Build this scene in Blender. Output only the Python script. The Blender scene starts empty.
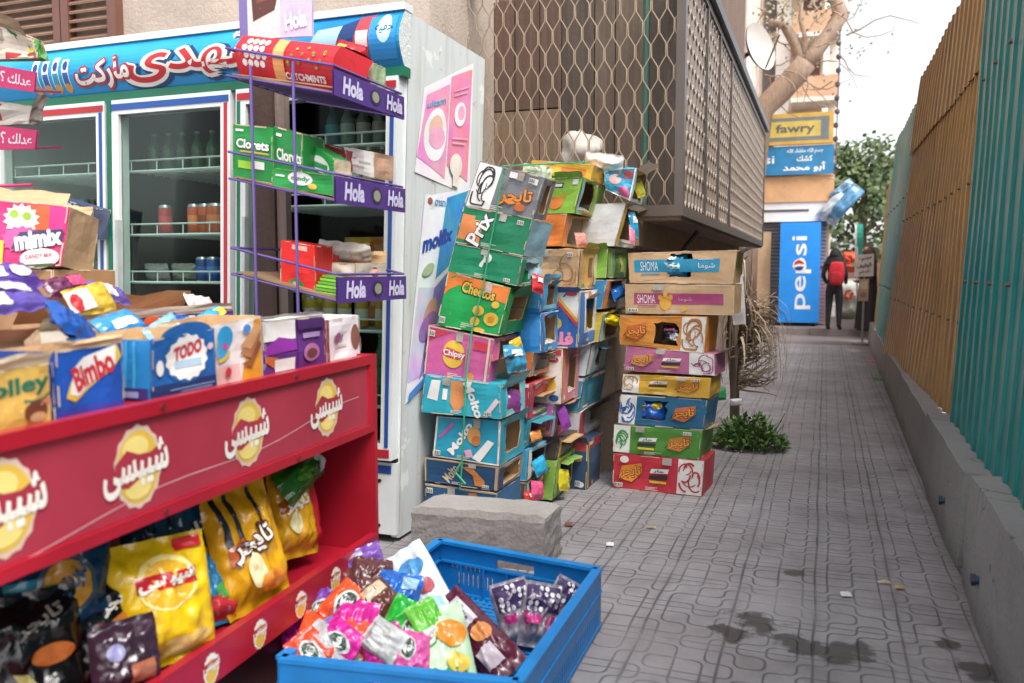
import bpy, math, random
from mathutils import Vector, noise
R = math.radians
scene = bpy.context.scene
COL = scene.collection
rnd = random.Random(7)
V3 = Vector

# ---------------------------------------------------------------- camera model (metres; X across the alley, Y along it, Z up)
FPX, YAW, PITCH, CAMZ = 850.0, R(20.15), R(4.77), 1.25
_s, _c = math.sin, math.cos
FW = V3((-_s(YAW)*_c(PITCH), _c(YAW)*_c(PITCH), -_s(PITCH)))
RT = V3((_c(YAW), _s(YAW), 0))
UP = V3((-_s(YAW)*_s(PITCH), _c(YAW)*_s(PITCH), _c(PITCH)))
CAM = V3((0, 0, CAMZ))
def ray(x, y): return FW + RT*((x-512)/FPX) + UP*((341.5-y)/FPX)
def P(x, y, X=None, Y=None, Z=None):
    d = ray(x, y)
    t = X/d.x if X is not None else Y/d.y if Y is not None else (Z-CAMZ)/d.z
    return CAM + d*t
def PLN(x, y, O, n):
    d = ray(x, y); O = V3(O); n = V3(n)
    return CAM + d*((O-CAM).dot(n)/d.dot(n))

# ---------------------------------------------------------------- materials
def hx(h):
    h = h.lstrip('#'); o = []
    for i in (0, 2, 4):
        c = int(h[i:i+2], 16)/255
        o.append(c/12.92 if c <= .04045 else ((c+.055)/1.055)**2.4)
    return (*o, 1)
_mats = {}
def new_mat(name):
    m = bpy.data.materials.new(name); m.use_nodes = True
    nt = m.node_tree
    return m, nt, nt.nodes['Principled BSDF']
class NT:
    def __init__(s, nt): s.nt = nt
    def n(s, typ, **kw):
        o = s.nt.nodes.new(typ)
        for k, v in kw.items():
            if k.startswith('i_'):
                key = k[2:]
                key = int(key) if key.isdigit() else key.replace('_', ' ')
                s.put(o.inputs[key], v)
            else: setattr(o, k, v)
        return o
    def put(s, sock, v):
        if isinstance(v, bpy.types.NodeSocket): s.nt.links.new(v, sock)
        else: sock.default_value = v
    def math(s, op, a, b=0.0, c=0.0):
        o = s.nt.nodes.new('ShaderNodeMath'); o.operation = op
        s.put(o.inputs[0], a); s.put(o.inputs[1], b)
        if len(o.inputs) > 2: s.put(o.inputs[2], c)
        return o.outputs[0]
    def mix(s, f, a, b, typ='MIX'):
        o = s.nt.nodes.new('ShaderNodeMix'); o.data_type = 'RGBA'; o.blend_type = typ
        s.put(o.inputs[0], f); s.put(o.inputs[6], a); s.put(o.inputs[7], b)
        return o.outputs[2]
    def noise(s, vec, scale, detail=4, rough=.55):
        o = s.n('ShaderNodeTexNoise'); o.inputs['Scale'].default_value = scale
        o.inputs['Detail'].default_value = detail; o.inputs['Roughness'].default_value = rough
        if vec is not None: s.put(o.inputs['Vector'], vec)
        return o.outputs[0]
    def ramp(s, f, lo, hi):
        o = s.n('ShaderNodeMapRange'); s.put(o.inputs[0], f)
        o.inputs[1].default_value = lo; o.inputs[2].default_value = hi
        return o.outputs[0]
    def coord(s): return s.n('ShaderNodeTexCoord').outputs['Object']
def mat(kind, col):
    """procedural material of a kind in a colour"""
    key = kind+col
    if key in _mats: return _mats[key]
    m, nt, bs = new_mat(kind+'_'+col.strip('#')); t = NT(nt); c = hx(col)
    co = t.coord()
    dk = tuple(v*.72 for v in c[:3])+(1,)
    lt = tuple(v*.75+.14 for v in c[:3])+(1,)
    hi_ = tuple(min(.8, v*1.18+.005) for v in c[:3])+(1,)
    rough, bump, bsc, met = .5, 0, 30, 0
    if kind == 'card':          # printed or kraft carton: soft wear, scuffed pale spots
        f = t.ramp(t.noise(co, 7, 5), .35, .75); base = t.mix(f, c, dk)
        sc = t.ramp(t.noise(co, 34, 6, .7), .63, .72)
        base = t.mix(t.math('MULTIPLY', sc, .55), base, lt); rough = .48; bump = .12; bsc = 60
    elif kind == 'foil':        # glossy snack film
        f = t.ramp(t.noise(co, 22, 3), .3, .7); base = t.mix(f, c, dk); rough = .16; bump = .35; bsc = 20
    elif kind == 'paint':       # painted sheet metal
        f = t.ramp(t.noise(co, 4, 6), .35, .75); base = t.mix(f, c, dk)
        sc = t.ramp(t.noise(co, 26, 8, .75), .66, .7)
        base = t.mix(t.math('MULTIPLY', sc, .6), base, tuple(v*.35+.02 for v in c[:3])+(1,)); rough = .36; bump = .05; bsc = 12
    elif kind == 'print':       # faded photographic print: drifting patches of other hues
        nz_ = t.n('ShaderNodeTexNoise', i_Vector=co); nz_.inputs['Scale'].default_value = 9; nz_.inputs['Detail'].default_value = 6
        hs_ = t.n('ShaderNodeHueSaturation', i_Color=nz_.outputs[1]); hs_.inputs['Saturation'].default_value = 1.5
        base = t.mix(.5, c, hs_.outputs[0], 'OVERLAY'); f = t.ramp(t.noise(co, 30, 6), .4, .7); base = t.mix(t.math('MULTIPLY', f, .3), base, lt); rough = .4; bump = .1; bsc = 30
    elif kind == 'conc':        # cast concrete: blotches, grime crawling up from the paving, hairline cracks
        f = t.ramp(t.noise(co, 2.0, 8, .65), .3, .72); base = t.mix(f, c, tuple(v*.7 for v in c[:3])+(1,))
        zz = t.n('ShaderNodeSeparateXYZ', i_0=co).outputs[2]
        gr = t.ramp(t.math('ADD', zz, t.math('MULTIPLY', t.noise(co, 5, 6, .7), .22)), .24, .10); base = t.mix(t.math('MULTIPLY', gr, .7), base, hx('#4a4440'))
        vo = t.n('ShaderNodeTexVoronoi', i_Vector=t.n('ShaderNodeVectorMath', operation='ADD', i_0=co, i_1=t.n('ShaderNodeTexNoise', i_Vector=co, i_Scale=3.0).outputs[1]).outputs[0]); vo.feature = 'DISTANCE_TO_EDGE'; vo.inputs['Scale'].default_value = 1.1
        ck = t.math('MULTIPLY', t.ramp(vo.outputs[0], .012, .004), t.ramp(t.noise(co, .9, 2), .5, .56)); base = t.mix(t.math('MULTIPLY', ck, .75), base, hx('#2e2a28'))
        g = t.ramp(t.noise(co, 60, 6, .7), .4, .7); base = t.mix(t.math('MULTIPLY', g, .3), base, lt); rough = .9; bump = .45; bsc = 45
    elif kind == 'sheet':       # corrugated sheet: weathered streaks running down, also painting lit and shaded rib faces
        mp = t.n('ShaderNodeMapping', i_Vector=co); mp.inputs['Scale'].default_value = (14, 14, .35)
        f = t.ramp(t.noise(mp.outputs[0], 1.6, 6, .65), .3, .7); base = t.mix(f, hi_, tuple(v*.5 for v in c[:3])+(1,))
        g = t.ramp(t.noise(co, 1.1, 5, .6), .35, .7); base = t.mix(t.math('MULTIPLY', g, .5), base, c); rough = .3; bump = .05; bsc = 6
    elif kind == 'enamel':      # smooth painted panel with faint grime
        f = t.ramp(t.noise(co, 2.5, 7, .65), .4, .8); base = t.mix(f, c, tuple(v*.78 for v in c[:3])+(1,))
        sc = t.ramp(t.noise(co, 17, 8, .75), .68, .71); base = t.mix(t.math('MULTIPLY', sc, .7), base, tuple(v*.3 for v in c[:3])+(1,)); rough = .4; bump = .03; bsc = 8
    elif kind == 'grimy':       # old white enamel: run-down streaks, scuffs and paper remains
        mp = t.n('ShaderNodeMapping', i_Vector=co); mp.inputs['Scale'].default_value = (9, 9, .8)
        f = t.ramp(t.noise(mp.outputs[0], 2, 7, .65), .48, .8); base = t.mix(t.math('MULTIPLY', f, .75), c, hx('#a39a8e'))
        sc = t.ramp(t.noise(co, 14, 9, .8), .60, .64); base = t.mix(t.math('MULTIPLY', sc, .55), base, hx('#6f6359'))
        pp = t.ramp(t.noise(co, 3.2, 5, .6), .58, .6); base = t.mix(t.math('MULTIPLY', pp, .5), base, hx('#e9e6df')); rough = .5; bump = .08; bsc = 14
    elif kind == 'plastic':
        f = t.ramp(t.noise(co, 9, 5), .35, .75); base = t.mix(f, c, dk); rough = .38; bump = .04
    elif kind == 'wood':
        mp = t.n('ShaderNodeMapping', i_Vector=co); mp.inputs['Scale'].default_value = (9, 9, .7)
        f = t.ramp(t.noise(mp.outputs[0], 3, 7, .65), .3, .72); base = t.mix(f, c, tuple(v*.5 for v in c[:3])+(1,)); rough = .7; bump = .3; bsc = 30
    elif kind == 'wall':        # plaster, concrete
        f = t.ramp(t.noise(co, 2.2, 8, .65), .3, .72); base = t.mix(f, c, tuple(v*.62 for v in c[:3])+(1,))
        g = t.ramp(t.noise(co, 45, 6, .7), .35, .7); base = t.mix(t.math('MULTIPLY', g, .35), base, lt); rough = .9; bump = .5; bsc = 55
    elif kind == 'cloth':
        f = t.ramp(t.noise(co, 12, 5), .3, .7); base = t.mix(f, c, dk); rough = .85; bump = .3; bsc = 14
    elif kind == 'leaf':
        f = t.noise(co, 5, 3); base = t.mix(t.ramp(f, .3, .7), c, tuple(v*.5 for v in c[:3])+(1,)); rough = .6
    elif kind == 'metal':
        f = t.ramp(t.noise(co, 14, 5), .3, .7); base = t.mix(f, c, dk); rough = .35; met = .8
    else: base = t.mix(t.ramp(t.noise(co, 9, 3), .4, .7), c, dk)
    t.put(bs.inputs['Base Color'], base)
    bs.inputs['Roughness'].default_value = rough; bs.inputs['Metallic'].default_value = met
    if bump:
        b = t.n('ShaderNodeBump', i_Height=t.noise(co, bsc, 4)); b.inputs['Strength'].default_value = bump; b.inputs['Distance'].default_value = .012
        t.put(bs.inputs['Normal'], b.outputs[0])
    _mats[key] = m
    return m
def K(col): return mat('card', col)
def glass_mat():
    if 'glass' in _mats: return _mats['glass']
    m, nt, bs = new_mat('door_glass'); t = NT(nt)
    tr = t.n('ShaderNodeBsdfTransparent'); tr.inputs[0].default_value = (.80, .87, .84, 1)
    gl = t.n('ShaderNodeBsdfGlossy'); gl.inputs['Roughness'].default_value = .03
    fr = t.n('ShaderNodeFresnel'); fr.inputs[0].default_value = 1.5
    mx = t.n('ShaderNodeMixShader'); t.put(mx.inputs[0], t.math('MULTIPLY', fr.outputs[0], .1)); t.put(mx.inputs[1], tr.outputs[0]); t.put(mx.inputs[2], gl.outputs[0])
    t.put(nt.nodes['Material Output'].inputs[0], mx.outputs[0]); _mats['glass'] = m
    return m
def film_mat(col='#dfe8ea'):
    k = 'film'+col
    if k in _mats: return _mats[k]
    m, nt, bs = new_mat('clear_film'); t = NT(nt)
    bs.inputs['Base Color'].default_value = hx(col); bs.inputs['Roughness'].default_value = .15
    bs.inputs['Alpha'].default_value = .45
    _mats[k] = m
    return m

# ---------------------------------------------------------------- text -> triangles
AR = {'ا':(0xFE8D,0),'ب':(0xFE8F,1),'ت':(0xFE95,1),'ج':(0xFE9D,1),'ح':(0xFEA1,1),'د':(0xFEA9,0),'ر':(0xFEAD,0),'س':(0xFEB1,1),'ش':(0xFEB5,1),'ع':(0xFEC9,1),
      'ف':(0xFED1,1),'ك':(0xFED9,1),'ل':(0xFEDD,1),'م':(0xFEE1,1),'ن':(0xFEE5,1),'ه':(0xFEE9,1),'و':(0xFEED,0),'ي':(0xFEF1,1),'ى':(0xFEEF,0),'أ':(0xFE83,0),'ء':(0xFE80,-1),'ق':(0xFED5,1),'ة':(0xFE93,0)}
def shape_ar(s):
    out = []
    for i, ch in enumerate(s):
        if ch not in AR: out.append(ch); continue
        b, d = AR[ch]
        if d == -1: out.append(chr(b)); continue
        p = i > 0 and s[i-1] in AR and AR[s[i-1]][1] == 1
        n = d == 1 and i+1 < len(s) and s[i+1] in AR and AR[s[i+1]][1] != -1
        out.append(chr(b+(3 if p and n else 1 if p else 2 if n else 0)))
    return ''.join(reversed(out))
_txt = {}
def text_mesh(s, fat=0.0, shear=0.0):
    key = (s, fat, shear)
    if key in _txt: return _txt[key]
    body = shape_ar(s) if any(ch in AR for ch in s) else s
    cu = bpy.data.curves.new('lettering', 'FONT'); cu.body = body; cu.resolution_u = 3; cu.offset = fat; cu.shear = shear
    ob = bpy.data.objects.new('lettering', cu); COL.objects.link(ob)
    dg = bpy.context.evaluated_depsgraph_get()
    me = bpy.data.meshes.new_from_object(ob.evaluated_get(dg))
    vs = [(v.co.x, v.co.y) for v in me.vertices]; fs = [tuple(p.vertices) for p in me.polygons]
    bpy.data.objects.remove(ob); bpy.data.curves.remove(cu); bpy.data.meshes.remove(me)
    x0 = min(v[0] for v in vs); x1 = max(v[0] for v in vs); y0 = min(v[1] for v in vs); y1 = max(v[1] for v in vs)
    _txt[key] = (vs, fs, (x0, x1, y0, y1))
    return _txt[key]

# ---------------------------------------------------------------- mesh builder
def _hash(*a): return noise.noise(V3(a))
class Patch:
    """a four-cornered, slightly crumpled sheet: (u,v) in 0..1 -> point"""
    def __init__(s, bl, br, tl, tr=None, crumple=0.0, seed=0, fn=None, W=None, H=None):
        if fn: s.fn = fn; s.W = W; s.H = H; return
        s.fn = None
        s.bl, s.br, s.tl = V3(bl), V3(br), V3(tl); s.tr = V3(tr) if tr is not None else s.br+s.tl-s.bl
        s.W = (s.br-s.bl).length; s.H = (s.tl-s.bl).length
        s.nrm = (s.br-s.bl).cross(s.tl-s.bl).normalized(); s.cr = crumple; s.seed = seed
    def __call__(s, u, v, off=0.0):
        if s.fn: return s.fn(u, v, off)
        p = s.bl*(1-u)*(1-v)+s.br*u*(1-v)+s.tl*(1-u)*v+s.tr*u*v
        b = 0
        if s.cr:
            e = math.sin(math.pi*min(1, max(0, u)))*math.sin(math.pi*min(1, max(0, v)))
            b = s.cr*e**.5*noise.noise(V3((u*2.2+s.seed*3.7, v*1.8+s.seed*1.3, s.seed)))*1.6
        return p+s.nrm*(off+b)
class B:
    def __init__(s, xf=None): s.v = []; s.f = []; s.mi = []; s.mats = []; s.xf = xf
    def _m(s, m):
        if m not in s.mats: s.mats.append(m)
        return s.mats.index(m)
    def add(s, vs, fs, m):
        k = len(s.v); mi = s._m(m)
        s.v += [V3(p) for p in vs]
        for f in fs: s.f.append(tuple(i+k for i in f)); s.mi.append(mi)
    def quad(s, a, b, c, d, m): s.add([a, b, c, d], [(0, 1, 2, 3)], m)
    def box(s, x0, x1, y0, y1, z0, z1, m):
        s.obox(V3((x0, y0, z0)), V3((x1-x0, 0, 0)), V3((0, y1-y0, 0)), V3((0, 0, z1-z0)), m)
    def obox(s, o, u, v, w, m):
        o, u, v, w = V3(o), V3(u), V3(v), V3(w)
        p = [o, o+u, o+u+v, o+v, o+w, o+u+w, o+u+v+w, o+v+w]
        s.add(p, [(0, 3, 2, 1), (4, 5, 6, 7), (0, 1, 5, 4), (1, 2, 6, 5), (2, 3, 7, 6), (3, 0, 4, 7)], m)
    def grid(s, fn, nu, nv, m, flip=False):
        k = len(s.v)
        for j in range(nv+1):
            for i in range(nu+1): s.v.append(V3(fn(i/nu, j/nv)))
        for j in range(nv):
            for i in range(nu):
                a = k+j*(nu+1)+i; f = (a, a+1, a+nu+2, a+nu+1)
                s.f.append(f[::-1] if flip else f)
                s.mi.append(s._m(m(( i+.5)/nu, (j+.5)/nv) if callable(m) else m))
    def tube(s, pts, r, m, n=6, cap=True):
        pts = [V3(p) for p in pts]; rs = r if isinstance(r, (list, tuple)) else [r]*len(pts)
        k = len(s.v); mi = s._m(m); prev = None
        for i, p in enumerate(pts):
            d = (pts[min(i+1, len(pts)-1)]-pts[max(i-1, 0)]).normalized()
            a = d.cross(V3((0, 0, 1)) if abs(d.z) < .9 else V3((1, 0, 0))).normalized()
            if prev is not None:
                a = (prev-d*prev.dot(d)); a = a.normalized() if a.length > 1e-6 else d.orthogonal().normalized()
            prev = a; b = d.cross(a)
            for j in range(n):
                q = 2*math.pi*j/n; s.v.append(p+(a*_c(q)+b*_s(q))*rs[i])
        for i in range(len(pts)-1):
            for j in range(n):
                s.f.append((k+i*n+j, k+i*n+(j+1) % n, k+(i+1)*n+(j+1) % n, k+(i+1)*n+j)); s.mi.append(mi)
        if cap:
            s.f.append(tuple(range(k+n-1, k-1, -1))); s.mi.append(mi)
            e = k+(len(pts)-1)*n; s.f.append(tuple(range(e, e+n))); s.mi.append(mi)
    def lathe(s, c, prof, m, n=16):
        c = V3(c); k = len(s.v)
        for r, z in prof:
            for j in range(n): q = 2*math.pi*j/n; s.v.append(c+V3((r*_c(q), r*_s(q), z)))
        for i in range(len(prof)-1):
            for j in range(n):
                s.f.append((k+i*n+j, k+i*n+(j+1) % n, k+(i+1)*n+(j+1) % n, k+(i+1)*n+j))
                s.mi.append(s._m(m(i) if callable(m) else m))
    # --- printing on a patch
    def deco(s, pt, items, o0=.0014, st=.0007):
        for k, it in enumerate(items):
            off = o0+st*k; t = it[0]
            if t == 'R':
                _, u0, v0, u1, v1, m = it
                s.grid(lambda a, b: pt(u0+(u1-u0)*a, v0+(v1-v0)*b, off), 9, 9, m)
            elif t == 'E':
                _, u, v, ru, rv, m = it[:6]; n = 28; sp = it[6] if len(it) > 6 else 0
                pts = [pt(u, v, off)]; NR = 4
                for r_ in range(1, NR+1):
                    for i in range(n):
                        q = 2*math.pi*i/n; g = (1+((sp if i % 2 else -sp*.3) if r_ == NR else 0))*r_/NR
                        pts.append(pt(u+ru*g*_c(q), v+rv*g*_s(q), off))
                fs = [(0, i+1, (i+1) % n+1) for i in range(n)]
                for r_ in range(NR-1):
                    for i in range(n): fs.append((1+r_*n+i, 1+r_*n+n+i, 1+r_*n+n+(i+1) % n, 1+r_*n+(i+1) % n))
                s.add(pts, fs, m)
            elif t == 'G':
                _, poly, m = it
                from mathutils.geometry import tessellate_polygon
                tris = tessellate_polygon([[V3((a, b, 0)) for a, b in poly]]); vs = []; fs = []; n = 6
                for tr_ in tris:
                    A_, B_, C_ = (poly[i] for i in tr_); k0 = len(vs); idx = {}
                    if (B_[0]-A_[0])*(C_[1]-A_[1])-(B_[1]-A_[1])*(C_[0]-A_[0]) < 0: B_, C_ = C_, B_
                    for i in range(n+1):
                        for j in range(n+1-i):
                            a, c = i/n, j/n; idx[i, j] = len(vs); vs.append(pt(A_[0]*(1-a-c)+B_[0]*a+C_[0]*c, A_[1]*(1-a-c)+B_[1]*a+C_[1]*c, off))
                    for i in range(n):
                        for j in range(n-i):
                            fs.append((idx[i, j], idx[i+1, j], idx[i, j+1]))
                            if i+j < n-1: fs.append((idx[i+1, j], idx[i+1, j+1], idx[i, j+1]))
                s.add(vs, fs, m)
            elif t == 'L':       # polyline stroke, width in fractions of H
                _, line, w, m = it
                W, H = pt.W, pt.H
                for (a, b), (c, d) in zip(line, line[1:]):
                    dx, dy = (c-a)*W, (d-b)*H; L = math.hypot(dx, dy) or 1
                    ex, ey = -dy/L*w*H/2/W, dx/L*w/2
                    s.add([pt(a-ex, b-ey, off), pt(c-ex, d-ey, off), pt(c+ex, d+ey, off), pt(a+ex, b+ey, off)], [(0, 1, 2, 3)], m)
            elif t == 'T':       # text, centre u,v, width & height as fractions of W,H ; rot in degrees
                _, txt, u, v, w, h, m = it[:7]
                rot = R(it[7]) if len(it) > 7 else 0; fat = it[8] if len(it) > 8 else .012; sh = it[9] if len(it) > 9 else 0
                vs, fs, (x0, x1, y0, y1) = text_mesh(txt, min(fat, .02), sh)
                W, H = pt.W, pt.H; sx = w*W/(x1-x0); sy = h*H/(y1-y0); cr, sr = _c(rot), _s(rot)
                rad = max(0, fat-.02)*1.1; shifts = [(0, 0)]+([(rad*_c(q*.785), rad*_s(q*.785)) for q in range(8)] if rad > .004 else [])
                for i_, (hx_, hy_) in enumerate(shifts):          # bold: the same outline struck a few times around
                    out = []
                    for x, y in vs:
                        a, b = (x+hx_-(x0+x1)/2)*sx, (y+hy_-(y0+y1)/2)*sy
                        out.append(pt(u+(a*cr-b*sr)/W, v+(a*sr+b*cr)/H, off+i_*.00003))
                    s.add(out, fs, m)
    # --- sheet with thickness and an optional ragged hole
    def panel(s, pt, mo, mi_, hole=None, th=.005, seed=0, nu=6, nv=6):
        if not hole:
            s.grid(lambda a, b: pt(a, b), nu, nv, mo); s.grid(lambda a, b: pt(a, b, -th), nu, nv, mi_, True); return
        u0, v0, u1, v1 = hole; rg = random.Random(seed*13+5); n = 5
        base = [(i/n, 0) for i in range(n)]+[(1, i/n) for i in range(n)]+[(1-i/n, 1) for i in range(n)]+[(0, 1-i/n) for i in range(n)]
        inner = [(u0+(u1-u0)*a+rg.uniform(-.025, .025), v0+(v1-v0)*b+rg.uniform(-.03, .03)) for a, b in base]
        N = len(base); rings = []
        for k in range(3):
            t = k/2; rings.append([(a*(1-t)+c*t, b*(1-t)+d*t) for (a, b), (c, d) in zip(base, inner)])
        for off, m, fl in ((0, mo, False), (-th, mi_, True)):
            vs = [pt(a, b, off) for r_ in rings for a, b in r_]
            fs = []
            for k in range(2):
                for i in range(N):
                    f = (k*N+i, k*N+(i+1) % N, (k+1)*N+(i+1) % N, (k+1)*N+i); fs.append(f[::-1] if fl else f)
            s.add(vs, fs, m)
        vs = [pt(a, b, 0) for a, b in inner]+[pt(a, b, -th) for a, b in inner]
        s.add(vs, [(i, (i+1) % N, N+(i+1) % N, N+i) for i in range(N)], mi_)
    def build(s, name, parent=None, base=None, smooth=False):
        vs = [s.xf(p) for p in s.v] if s.xf else s.v
        if parent is not None:
            o_ = V3((0, 0, 0)); q = parent
            while q is not None: o_ += q.location; q = q.parent
        elif base is not None: o_ = V3(base)
        else:
            xs = [p.x for p in vs]; ys = [p.y for p in vs]; zs = [p.z for p in vs]
            o_ = V3(((min(xs)+max(xs))/2, (min(ys)+max(ys))/2, min(zs)))
        me = bpy.data.meshes.new(name)
        me.from_pydata([tuple(p-o_) for p in vs], [], s.f)
        for m in s.mats: me.materials.append(m)
        me.polygons.foreach_set('material_index', s.mi)
        if smooth is True: me.polygons.foreach_set('use_smooth', [True]*len(s.f))
        elif smooth:
            me.polygons.foreach_set('use_smooth', [True]*len(s.f))
            try: me.set_sharp_from_angle(angle=R(smooth))
            except Exception: pass
        me.update()
        ob = bpy.data.objects.new(name, me); COL.objects.link(ob)
        if parent is not None: ob.parent = parent
        else: ob.location = o_
        return ob
def tag(o, label=None, cat=None, group=None, kind=None):
    if label: o['label'] = label
    if cat: o['category'] = cat; o['kind'] = 'thing'
    if group: o['group'] = group
    if kind: o['kind'] = kind
    return o
def empty(name, loc, label, cat, group=None):
    o = bpy.data.objects.new(name, None); o.empty_display_size = .1; o.location = V3(loc); COL.objects.link(o)
    return tag(o, label, cat, group)
def copy_tree(o, loc, label=None):
    c = o.copy(); COL.objects.link(c); c.location = V3(loc)
    if label: c['label'] = label
    for ch in o.children:
        d = ch.copy(); COL.objects.link(d); d.parent = c
        for g in ch.children: e = g.copy(); COL.objects.link(e); e.parent = d
    return c

# ---------------------------------------------------------------- cartons and bags
KRAFT = '#c9a478'
def carton(label, front, D, mf, ms=None, mt=None, deco_f=(), deco_s=(), deco_t=(), hole_s=None, hole_f=None, open_top=False, group=None, name='carton', cr=.008, seed=0, flaps=(), deco_left=(), wear=True, inner=KRAFT, cat='carton'):
    """front = (BL, BR, TL[, TR]) of the face turned to the viewer; D = depth behind it; the other faces follow."""
    bl, br, tl = (V3(p) for p in front[:3]); tr = V3(front[3]) if len(front) > 3 else br+tl-bl
    rg = random.Random(seed+101)
    n = (br-bl).cross(tl-bl).normalized(); d = -n*D
    j = lambda: V3((rg.uniform(-.004, .004), rg.uniform(-.004, .004), rg.uniform(-.003, .003)))
    b_bl, b_br, b_tl, b_tr = bl+d+j(), br+d+j(), tl+d+j(), tr+d+j()
    ms = ms or mf; mt = mt or mf; mi_ = K(inner)
    b = B()
    pf = Patch(bl, br, tl, tr, cr, seed+.3); ps = Patch(br, b_br, tr, b_tr, cr, seed+1.7); pl = Patch(b_bl, bl, b_tl, tl, cr, seed+2.9)
    pt = Patch(tl, tr, b_tl, b_tr, cr, seed+4.1); pb = Patch(b_bl, b_br, bl, br, 0, 0); pk = Patch(b_br, b_bl, b_tr, b_tl, cr, seed+5)
    b.panel(pf, mf, mi_, hole_f, seed=seed); b.panel(ps, ms, mi_, hole_s, seed=seed+1); b.panel(pl, ms, mi_); b.panel(pb, ms, mi_, nu=1, nv=1); b.panel(pk, ms, mi_)
    if not open_top: b.panel(pt, mt, mi_)
    b.deco(pf, deco_f); b.deco(ps, deco_s); b.deco(pl, deco_left)
    if wear and group and ' stack' in group and hole_f is None:  # carton code strip, small print bars and packing tape
        u_ = rg.choice([.03, .8]); v_ = rg.choice([.06, .8]); o_ = .0012+.0007*(len(deco_f)+1)
        if len(deco_f) > 2: b.deco(pf, [('R', u_, v_, u_+.09, v_+.12, K('#dcd8d0'))]+[('R', u_+.008+.016*i, v_+.02, u_+.008+.016*i+(.005 if i % 2 else .01), v_+.1, K('#333236')) for i in range(5)], o_)
        for i in range(3): b.deco(pf, [('R', .38, .05+.035*i, .38+rg.uniform(.08, .22), .065+.035*i, K('#cfc8bc'))], o_+.0014)
        tp_ = rg.uniform(.3, .7); b.deco(pt, [('R', tp_-.05, .0, tp_+.05, 1, mat('foil', '#b39468'))])
        b.deco(pf, [('R', tp_-.05, .8, tp_+.05, .998, mat('foil', '#b08f66' if mf == K(KRAFT) else '#a8a29a'))], o_+.0007)
    if wear:                                        # rubbed, pale board showing along the edges
        wm = K('#c9b69c')
        for q in (pf, ps):
            for e_ in range(4):
                a = rg.uniform(0, .2)
                while a < .95:
                    c = min(1, a+rg.uniform(.05, .4)); k1, k2 = rg.uniform(.003, .012), rg.uniform(.003, .012)
                    ln = [(a, k1), ((a+c)/2, k2), (c, k1)]
                    if e_ == 1: ln = [(x, 1-y) for x, y in ln]
                    if e_ == 2: ln = [(y, x) for x, y in ln]
                    if e_ == 3: ln = [(1-y, x) for x, y in ln]
                    b.deco(q, [('L', ln, rg.uniform(.008, .03), wm)], .0012+.0007*len(deco_f if q is pf else deco_s))
                    a = c+rg.uniform(.03, .35)
    if not open_top: b.deco(pt, deco_t)
    o = tag(b.build(name, base=(bl+br+b_bl+b_br)/4), label, cat, group)
    pats = {'f': pf, 's': ps, 't': pt, 'l': pl, 'k': pk}
    for k, (face, u0, u1, v, ang, ln, mm) in enumerate(flaps):     # torn flap hinged on a line of a face
        q = pats[face]; f = B(); up = (q(.5, .9)-q(.5, .1)).normalized(); out = (q(.5, .5, 1)-q(.5, .5, 0)).normalized()
        dr = (up*_c(R(ang))+out*_s(R(ang)))
        def fl(a, c, q=q, dr=dr, out=out):
            rag = 1+.25*noise.noise(V3((a*4, seed*2.3+k, 0)))
            return q(u0+(u1-u0)*a, v, .001)+dr*(c*ln*rag)+out*(.02*c*noise.noise(V3((a*2, c*2, seed+k))))
        f.grid(fl, 6, 3, mm); f.grid(lambda a, c: fl(a, c)-out*.003, 6, 3, mi_, True)
        f.build('flap', o)
    return o, pats
def bag(label, c, ux, uy, w, h, t, m, dec=(), seed=0, group=None, name='snack_bag', cat='snack bag', mback=None, twist=.0, nu=16, nv=22, foot=0.0, pinch=.05, crease=1.0):
    c, ux, uy = V3(c), V3(ux).normalized(), V3(uy).normalized(); n = ux.cross(uy).normalized(); uy = n.cross(ux)
    def prof(u, v):
        a = max(0, 1-abs(2*u-1)**2.6); e = min(v, 1-v); q = max(0, min(1, (e-.045)/.22)); q = q*q*(3-2*q)
        return a**.6*q
    def surf(u, v, side, off=0):
        p = prof(u, v); e = min(v, 1-v)
        ww = w*(1-.10*p-pinch*(1-min(1, e/.2))); x = (u-.5)*ww; y = (v-.5)*h
        cr = noise.noise(V3((u*5+seed, v*6, seed*1.7)))*.5+noise.noise(V3((u*11, v*9+seed, 3+seed)))*.35+(.25-abs(noise.noise(V3((u*7+seed*2, v*7, 9)))))*.5
        r1 = 1-2.2*abs(noise.noise(V3((u*3.1+seed*1.9, v*3.4-seed, side*.7)))); r2 = 1-2.4*abs(noise.noise(V3((u*5.3-seed, v*2.3+seed*2.1, 4+side))))
        cr += (max(0, r1)**2*.75+max(0, r2)**2*.5)*crease
        z = side*(t/2*p*(1+foot*(.5-v))+ .26*t*cr*min(1, p*3))+.012*w*_s(u*19+seed)*(1 if e < .05 else 0)*2+twist*w*(u-.5)*(v-.5)
        bend = .06*h*_s(v*3+seed)*noise.noise(V3((seed, 1, 2)))
        return c+ux*x+uy*y+n*(z+bend+side*off)
    b = B()
    b.grid(lambda u, v: surf(u, v, 1), nu, nv, m)
    b.grid(lambda u, v: surf(u, v, -1), nu, nv, mback or m if not callable(m) else (mback or m), True)
    pt = Patch(0, 0, 0, fn=lambda u, v, off: surf(u, v, 1, off+.0012), W=w, H=h)
    if dec: b.deco(pt, dec, .0018, .0018)
    return tag(b.build(name, smooth=True), label, cat, group)
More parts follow.
